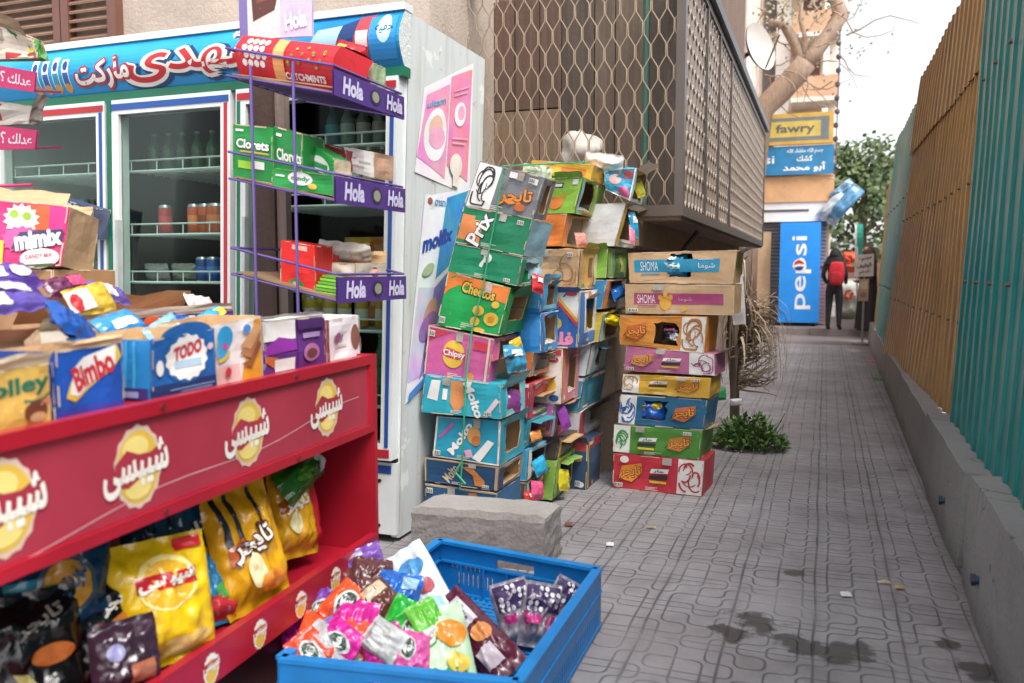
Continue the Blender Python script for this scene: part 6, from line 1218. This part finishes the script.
carton('torn white and green box with red and yellow print atop the pink stand', qq, .05, K('#c9c0b0'), K('#3f7f3a'), None, [('G', [(.55, .98), (.7, .9), (.99, .2), (.7, .15), (.75, .5)], K('#1f6b34')), ('R', .5, .02, .99, .22, K('#b02f30')), ('E', .88, .38, .09, .12, K('#d9c23a')), ('R', .1, .55, .5, .9, K('#8f8272'))], open_top=True, seed=321, cr=.03, flaps=[('f', .1, .9, .95, 30, .06, K('#8f7a60'))])
qq = [P(x, y, Y=2.56) for x, y in ((-25, 126), (28, 124), (-22, 98), (32, 106))]
carton('ragged white box with a red corner on the lower shelf of the pink stand', qq, .05, K('#cdc7bd'), K('#a39a8c'), None, [('R', .0, .2, .5, .9, K('#b03040'))], open_top=True, seed=322, cr=.03, flaps=[('s', .0, .9, .9, 20, .06, K('#d9d3c8'))])

# ================================================================ plants by the pavement stack
pc = P(745, 452, Z=0)
lf = [mat('leaf', c) for c in ('#5f8040', '#7a9a52', '#466a32')]
b = B(); rg = random.Random(3)
for i in range(1500):
    a = rg.uniform(0, 6.28); r_ = .24*rg.random()**.6; hgt_ = .25*(1-(r_/.29)**2)*(.75+.5*_hash(_c(a)*2, _s(a)*2, r_*8)); z = hgt_*rg.random()**.5
    p = pc+V3((r_*_c(a)*1.05+.02, r_*_s(a)*.7+.12, max(.01, z))); d_ = V3((_c(a)*.5+rg.uniform(-.7, .7), _s(a)*.5+rg.uniform(-.7, .7), rg.uniform(-.1, 1))).normalized()*rg.uniform(.025, .06)
    e_ = d_.cross(V3((rg.uniform(-1, 1), rg.uniform(-1, 1), 1))).normalized()*d_.length*.28; b.add([p, p+d_*.45+e_, p+d_, p+d_*.45-e_], [(0, 1, 2, 3)], rg.choice(lf))
for i in range(60):
    a = rg.uniform(0, 6.28); r_ = .2*rg.random(); p = pc+V3((r_*_c(a)*.7+.02, r_*_s(a)*.5+.12, 0)); q_ = p+V3((_c(a)*.1, _s(a)*.1, rg.uniform(.12, .27))); b.tube([p, (p+q_)/2+V3((0, 0, .03)), q_], [.004, .003, .002], lf[2], 4)
tag(b.build('weed_clump', base=pc), 'leafy green weed clump at the foot of the dried palm', 'plant')
tr_ = empty('dried_palm', P(733, 440, Z=0)+V3((0, .12, 0)), 'small dead palm with drooping dry fronds beside the pavement stack', 'plant')
tb = tr_.location.copy(); b = B(); bark = mat('wood', '#6d5a50')
b.tube([tb, tb+V3((-.01, .02, .35)), tb+V3((-.02, .03, .75)), tb+V3((.02, .02, 1.1)), tb+V3((.05, 0, 1.42))], [.04, .034, .06, .075, .05], bark, 9); b.build('trunk', tr_, smooth=True)
b = B(); dry = [mat('wood', c) for c in ('#b7a088', '#9c846e', '#cbb79c', '#8a735e')]
for i in range(190):
    spray = i < 110
    if spray:               # dry fronds arching out over the pavement, then hanging
        a = rg.gauss(-.05, .55); z0 = rg.uniform(.62, .98); p0 = tb+V3((.04*_c(a), .04*_s(a), z0)); sp = rg.uniform(.08, .36); up_ = rg.uniform(.02, .16); L = rg.uniform(.1, .36)
    else:                   # old ones lying flat down the trunk
        a = rg.uniform(0, 6.28); z0 = rg.uniform(.7, 1.4); p0 = tb+V3((.06*_c(a), .06*_s(a), z0)); sp = rg.uniform(.02, .09); up_ = .02; L = rg.uniform(.2, .5)
    pts = [p0]; n_ = 7
    for j in range(1, n_+1):
        t = j/n_; h_ = min(1, t*1.6); pts.append(p0+V3((_c(a)*sp*h_, _s(a)*sp*h_, up_*_s(math.pi*min(1, t*1.2))-L*max(0, t-.35)**1.3*1.7))+V3((rg.uniform(-.01, .01), rg.uniform(-.01, .01), rg.uniform(-.006, .006))))
    pts = [V3((p.x, p.y, max(.1, p.z))) for p in pts]
    w = V3((-_s(a), _c(a), rg.uniform(-.4, .4)))*rg.uniform(.004, .014); mm = rg.choice(dry); vs = []
    for j, p in enumerate(pts): ww = w*(1-j/(n_+1.5)); vs += [p-ww, p+ww]
    b.add(vs, [(2*j, 2*j+1, 2*j+3, 2*j+2) for j in range(n_)], mm)
for i in range(90):
    a = rg.gauss(0, .8); p0 = tb+V3((.02, 0, rg.uniform(.35, .95))); pts = [p0]
    for j in range(4): pts.append(pts[-1]+V3((_c(a)*.07, _s(a)*.05, rg.uniform(-.03, .07)))); a += rg.uniform(-.5, .5)
    b.tube(pts, [.008, .007, .006, .004, .003], rg.choice(dry), 4)
b.build('dry_fronds', tr_)
for lab, x, y, w, h, col in (('pale torn plastic sheet hanging behind the SHOMA cartons', 738, 300, .09, .34, '#d8d0cf'), ('green and white wrapper caught on the dead palm', 721, 394, .07, .09, '#3f9a5c'), ('white paper scrap caught below the dead palm fronds', 736, 402, .08, .05, '#dcdcdc')):
    bag(lab, P(x, y, Y=5.5 if w > .1 else 5.98), (1, .2, .1), (0, -.1, 1), w, h, .02, mat('cloth', col), seed=x*.1, name='litter', cat='litter', nu=8, nv=12)

# ================================================================ bare tree over the kiosk and green trees beyond
bt = empty('bare_tree', V3((-1.45, 16.9, 0)), 'bare crooked tree rising between the cream building and the kiosk', 'tree')
TY = 16.6; tp = lambda x, y, dy=0: P(x, y, Y=TY+dy)
b = B(); wd = mat('wood', '#a08672')
b.tube([V3((-1.5, 17.2, 0)), V3((-1.45, 16.9, 2)), tp(760, 112), tp(778, 94), tp(797, 74), tp(806, 62)], [.27, .25, .24, .22, .21, .2], wd, 10)
b.tube([tp(800, 70), tp(815, 52, .1), tp(830, 33, .2), tp(841, 15, .3), tp(836, 0, .3), tp(822, -15, .3)], [.18, .14, .13, .15, .12, .09], wd, 8)
b.tube([tp(803, 66), tp(796, 45, .1), tp(784, 25), tp(770, 22, -.2)], [.14, .11, .09, .06], wd, 7); b.tube([tp(802, 60), tp(806, 40), tp(800, 20), tp(803, -10)], [.08, .05, .04, .03], wd, 6)
b.build('trunk', bt, smooth=True)
b = B(); rg = random.Random(11)
for i in range(38):
    x, y = rg.uniform(742, 848), rg.uniform(-5, 84); p = tp(x, y, rg.uniform(-.8, .8)); a = rg.uniform(0, 6.28); L = rg.uniform(.4, 1.3); pts = [p]
    for j in range(5): pts.append(pts[-1]+V3((_c(a)*.2, rg.uniform(-.1, .1), _s(a)*.25))*L); a += rg.uniform(-.6, .6)
    b.tube(pts, [.016, .013, .011, .009, .007, .005], wd, 4)
b.build('twigs', bt)
b = B()
for i in range(700):
    x, y = rg.gauss(790, 40), abs(rg.gauss(0, 42))-8; p = tp(x, y, rg.uniform(-1, 1)); 
    if _hash(p.x*1.7, p.y, p.z*1.7) < .05 or x > 900: continue
    d_ = V3((rg.uniform(-1, 1), rg.uniform(-1, 1), rg.uniform(-1, 1))).normalized()*.06; e_ = d_.orthogonal()*.5; b.add([p, p+d_*.5+e_, p+d_, p+d_*.5-e_], [(0, 1, 2, 3)], rg.choice([mat('leaf', '#8d8468'), mat('leaf', '#7d7a58')]))
b.build('crown', bt)
def green_tree(label, c, rx, rz, z, seed, n=4200):
    rg = random.Random(seed); t_ = empty('leafy_tree', (c[0], c[1], 0), label, 'tree', 'green trees past the end of the alley'); b = B(); c = V3((c[0], c[1], 0))
    b.tube([c, c+V3((.1, 0, z*.5)), c+V3((.0, 0, z))], [.22, .17, .1], mat('wood', '#5f4f43'), 8)
    cl = []
    for i in range(16):
        a = rg.uniform(0, 6.28); r_ = rx*rg.uniform(.2, .8); q = c+V3((r_*_c(a), r_*_s(a)*.8, z+rg.uniform(-.75, .8)*rz)); cl.append((q, rg.uniform(.3, .5)*rx)); b.tube([c+V3((0, 0, z*.7)), (c+V3((0, 0, z))+q)/2, q], [.08, .05, .02], mat('wood', '#5f4f43'), 5)
    b.build('trunk', t_); b = B(); ms_ = [mat('leaf', x) for x in ('#4a5f2f', '#5f7440', '#39502a')]
    for i in range(n):
        q, r_ = rg.choice(cl); v = V3((rg.gauss(0, 1), rg.gauss(0, 1), rg.gauss(0, 1))).normalized()*r_*rg.uniform(.5, 1.05); p = q+v
        d_ = V3((rg.uniform(-1, 1), rg.uniform(-1, 1), rg.uniform(-.9, .5))).normalized()*rg.uniform(.12, .24); e_ = d_.orthogonal()*.45; b.add([p, p+d_*.5+e_, p+d_, p+d_*.5-e_], [(0, 1, 2, 3)], rg.choice(ms_))
    b.build('crown', t_)
green_tree('dense green tree straight behind the two people', (1.2, 34), 2.4, 2.0, 3.6, 21)
green_tree('taller green tree right of the alley end, above the fence', (4.2, 38), 2.6, 2.2, 4.2, 22)
green_tree('small green tree beside the apartment block wall', (-.6, 28.5), 1.3, 1.5, 2.7, 23, 2600)
tag((lambda b: (b.box(-6, 8, 42, 42.2, .1, 2.2, mat('wall', '#9a7466')), b.build('garden_wall'))[1])(B()), 'brownish garden wall closing the far end behind the trees', 'wall')
# hanging bags under the kiosk sign
KG = 'plastic bags hanging at the kiosk corner'
for k, (x, y, w, h, col, rot, lab) in enumerate(((846, 202, .28, .75, '#5f94bd', 50, 'bright blue plastic bag hanging at the kiosk corner'), (832, 205, .22, .7, '#b9c3cc', 48, 'grey clear plastic bag hanging beside the blue one'), (842, 190, .2, .5, '#7fa8c8', 40, 'pale blue plastic bag topmost at the kiosk corner'), (836, 216, .2, .4, '#d6d8da', 60, 'white plastic bag lowest at the kiosk corner'))):
    a = R(rot); bag(lab, P(x, y, Y=18.4+.06*k), (_s(a), 0, -_c(a)), (_c(a), 0, _s(a)), w, h, .16, mat('foil', col), seed=k+90, group=KG, name='plastic_bag', cat='plastic bag', nu=12, nv=14)
b = B(); b.tube([P(828, 178, Y=18.4), P(858, 186, Y=18.4)], .012, mat('paint', '#6a625c'), 5); tag(b.build('hanging_rail'), 'thin rail holding plastic bags at the kiosk corner', 'rail')

# ================================================================ sign on a pole, flag, people
sp = P(862, 345, Z=0); sY = sp.y
pole = empty('street_notice', sp, 'pale handwritten notice on a thin pole, in front of the dark robed person', 'notice')
b = B(); b.tube([sp, (sp.x, sY, P(862, 256, Y=sY).z)], .018, mat('paint', '#8d8682'), 6); b.lathe(sp, [(.01, 0), (.16, 0), (.16, .03), (.02, .06)], con, 14); b.build('pole', pole)
pt = Patch(P(854.5, 277, Y=sY-.03), P(873.5, 276, Y=sY-.03), P(855, 255, Y=sY-.03)); b = B(); b.panel(pt, K('#dcd2cf'), K('#dcd2cf'), th=.015, nu=2, nv=2)
b.deco(pt, [('T', 'ممنوع', .55, .78, .7, .22, K('#3a3436'), 8, .03), ('T', 'الوقوف', .5, .48, .75, .24, K('#3a3436'), 6, .03), ('T', 'امام', .5, .2, .5, .18, K('#8a4a48'), 5, .03)]); b.build('white_board', pole)
pt = Patch(P(858, 301, Y=sY-.03), P(868, 301, Y=sY-.03), P(859, 279, Y=sY-.03)); b = B(); b.panel(pt, K('#b5977e'), K('#b5977e'), th=.015, nu=2, nv=2); b.deco(pt, [('R', .15, .55, .85, .9, K('#cbb49c')), ('R', .2, .15, .8, .4, K('#8f7660'))]); b.build('brown_board', pole)
b = B(); b.tube([P(857, 330, Y=19.5), P(857, 222, Y=19.5)], .02, mat('paint', '#b9bdbb'), 6); fpole = empty('flag', P(857, 330, Y=19.5), 'narrow teal and white banner on a pole behind the robed person', 'banner'); b.build('pole', fpole)
b = B(); pt = Patch(P(857, 270, Y=19.48), P(863, 270, Y=19.48), P(857, 224, Y=19.48)); b.grid(lambda u, v: pt(u, v)+V3((0, .05*_s(v*6), 0)), 3, 10, mat('cloth', '#2f9a86')); b.grid(lambda u, v: pt(u*.3-.35, v)+V3((0, .05*_s(v*6), 0)), 2, 10, mat('cloth', '#d5dcd8')); b.build('cloth', fpole)
for k, (x, y, w, h, col, lab) in enumerate(((856, 300, .9, 1.0, '#b9c0b8', 'pale market bundle behind the two people'), (851, 262, .35, .5, '#c8502f', 'orange wrapped goods beside the red cooler'), (848, 312, .5, .3, '#7f9a8c', 'greenish bundle on the ground behind the two people'))):
    q = P(x, y, Y=21.5+k*.4); bag(lab, q, (1, 0, 0), (0, .1, 1), w, h, .4, mat('cloth', col), [('E', .3, .6, .15, .12, mat('cloth', '#c04a40')), ('E', .7, .3, .14, .12, mat('cloth', '#4f8f6a'))], seed=k+95, name='goods_bundle', cat='bundle')
def skin_fig(joints, edges, name, parent, m, sub=2):
    me = bpy.data.meshes.new(name); me.from_pydata([j[:3] for j in joints], edges, []); ob = bpy.data.objects.new(name, me); COL.objects.link(ob)
    sk = ob.modifiers.new('skin', 'SKIN'); ob.modifiers.new('sub', 'SUBSURF').levels = sub; ob.modifiers['sub'].render_levels = sub
    for i, j in enumerate(joints):
        d = me.skin_vertices[0].data[i]; d.radius = (j[3], j[4] if len(j) > 4 else j[3]); d.use_root = i == 0
    dg = bpy.context.evaluated_depsgraph_get(); m2 = bpy.data.meshes.new_from_object(ob.evaluated_get(dg)); bpy.data.objects.remove(ob)
    m2.polygons.foreach_set('use_smooth', [True]*len(m2.polygons)); m2.materials.clear()
    for x in (m if isinstance(m, list) else [m]): m2.materials.append(x)
    o = bpy.data.objects.new(name, m2); COL.objects.link(o)
    if parent: o.parent = parent
    return o
def person(pos, label, cloth, legs_, skin_c, hood, face, scale=1.0, robe=False):
    """face = direction the body faces (angle in plan, 0 = +X)"""
    root = empty('person', pos, label, 'person'); root.rotation_euler = (0, 0, face-math.pi/2); root.scale = (scale,)*3   # modelled facing +Y
    H = 1.62; j = [(0, 0, .88, .125, .10), (0, .0, 1.08, .115, .09), (0, -.01, 1.28, .15, .10), (0, 0, 1.39, .06, .06), (0, .02, 1.455, .05, .055)]
    e = [(0, 1), (1, 2), (2, 3), (3, 4)]
    j += [(0, .035, 1.54, .078, .095), (0, .03, 1.60, .06, .075)]; e += [(4, 5), (5, 6)]
    for s in (-1, 1):
        k = len(j); j += [(s*.16, -.01, 1.32, .058), (s*.215, -.02, 1.08, .046), (s*.185, .11, .93, .036), (s*.16, .19, .95, .03), (s*.15, .235, .95, .018)]; e += [(2, k), (k, k+1), (k+1, k+2), (k+2, k+3), (k+3, k+4)]
        k = len(j); fs = .05*s; j += [(s*.085, 0, .8, .095), (s*.095, .015+fs*.3, .46, .068), (s*.1, fs*.5, .09, .045), (s*.1, .05+fs*.5, .045, .042), (s*.105, .14+fs*.5, .035, .034)]; e += [(0, k), (k, k+1), (k+1, k+2), (k+2, k+3), (k+3, k+4)]
    o = skin_fig(j, e, 'body', root, [cloth, legs_, skin_c, mat('plastic', '#1c1b1e')])
    for p in o.data.polygons:
        c = p.center; p.material_index = 3 if c.z < .075 else 1 if c.z < .84 and abs(c.x) < .17 else 2 if (c.z > 1.42 or (c.y > .155 and .85 < c.z < 1.05)) else 0
    # face, ears
    b = B(); 
    for s in (-1, 1): b.lathe((s*.03, .118, 1.545), [(.001, -.006), (.008, -.003), (.008, .003), (.001, .006)], mat('plastic', '#1d1613'), 8)
    b.tube([(0, .122, 1.55), (0, .142, 1.518), (0, .122, 1.51)], [.008, .013, .006], skin_c, 6); b.tube([(-.024, .115, 1.485), (0, .124, 1.483), (.024, .115, 1.485)], .005, mat('cloth', '#7a3f38'), 5)
    f = b.build('face'); f.parent = root; f.location = f.location
    b = B(); hm = hood
    def hd(u, v):      # scarf round the head and shoulders, open at the face
        a = 6.2832*u; z = v
        r_ = .118*_s(math.pi*min(1, .12+z*1.0))**.55 if z > .42 else .118+.12*(.42-z)
        zz = 1.30+.36*z; fr_ = max(0, _c(a-math.pi/2))
        if .3 < z < .9: r_ *= 1-.28*fr_**4
        return V3((r_*_c(a)*(1.0 if z > .42 else 1.25), .015+r_*_s(a)*(1.08 if z > .42 else .85), zz+.006*noise.noise(V3((u*9, z*7, 1)))))
    b.grid(hd, 28, 18, hm); h = b.build('headscarf', smooth=True); h.parent = root
    if robe:
        b = B()
        b.grid(lambda u, v: V3(((.25-.07*v+.015*_s(u*44)*(1-v))*_c(6.2832*u), (.2-.07*v+.012*_s(u*44)*(1-v))*_s(6.2832*u)+.01, .04+1.3*v*(.98))), 40, 10, cloth); g = b.build('robe', smooth=True); g.parent = root
    return root
g0 = P(833, 330.5, Z=.115); blk_, skn = mat('cloth', '#1d1d22'), mat('cloth', '#a87a5f')
person(g0, 'person in a dark jacket and black headscarf seen from behind, wearing a red backpack', mat('cloth', '#232530'), mat('cloth', '#1b1c22'), skn, mat('cloth', '#131316'), R(75), .97)
g1 = P(867, 331, Z=.115); person(g1, 'person in a long black robe and dark scarf standing behind the notice', mat('cloth', '#1a191d'), mat('cloth', '#18181b'), skn, mat('cloth', '#3a2c2c'), R(200), .99, robe=True)
# backpack
bk = empty('backpack', g0+V3((.02, -.2, .95)), 'bright red backpack on the back of the dark jacketed person', 'backpack'); rb_ = mat('cloth', '#c2242f')
ck = g0+V3((.035, -.16, 1.0)); fw_ = V3((_c(R(75)), _s(R(75)), 0)); sd_ = V3((-fw_.y, fw_.x, 0))*-1
def pill(c, w, h, d, m, name, parent):
    b = B(); b.grid(lambda u, v: c+sd_*(w*abs(_c(6.2832*u))**.5*(1 if _c(6.2832*u) > 0 else -1)*_s(math.pi*v)**.35)-fw_*(d*abs(_s(6.2832*u))**.5*(1 if _s(6.2832*u) > 0 else -1)*_s(math.pi*v)**.35)+V3((0, 0, -h*_c(math.pi*v))), 24, 14, m); return b.build(name, parent, smooth=True)
pill(ck+V3((0, 0, .08)), .135, .22, .075, rb_, 'main_bag', bk); pill(ck-fw_*.075+V3((0, 0, .0)), .1, .11, .03, mat('cloth', '#a81d28'), 'pocket', bk)
for s in (-1, 1):
    b = B(); b.tube([ck+sd_*s*.085+fw_*.06+V3((0, 0, .26)), ck+sd_*s*.095+fw_*.15+V3((0, 0, .33)), ck+sd_*s*.1+fw_*.25+V3((0, 0, .2))], .014, mat('cloth', '#3a3f4a'), 6); b.build('strap', bk)

# ================================================================ litter on the pavement
for lab, x, y, w, h, col in (('small white crumpled paper on the pavement near the crate', 610, 544, .035, .03, '#dcdad5'), ('white scrap lying near the oily stain', 846, 594, .04, .03, '#e3e1dc'), ('tan cigarette-like strip on the pavement', 884, 582, .05, .012, '#c9b49a'), ('brown leaf scrap at the crate back corner', 569, 524, .04, .03, '#7a4a42'), ('pale leaf on the pavement below the red carton', 651, 527, .05, .014, '#a89a84'), ('white paper strip lying beyond the dead palm', 764, 355, .2, .05, '#dcdde0'), ('dry yellow leaf on the pavement right of the stain', 899, 587, .035, .02, '#b59a6a'), ('green weed tuft at the foot of the barrier wall', 882, 379, .2, .12, '#4f7a35'), ('red and white wrapper by the barrier wall', 874, 361, .16, .08, '#b5675f')):
    q = P(x, y, Z=.012); bag(lab, q, (1, .2, 0), (-.2, 1, .25), w, h, .012, mat('cloth', col), seed=x*.37, name='litter', cat='litter', nu=6, nv=6)
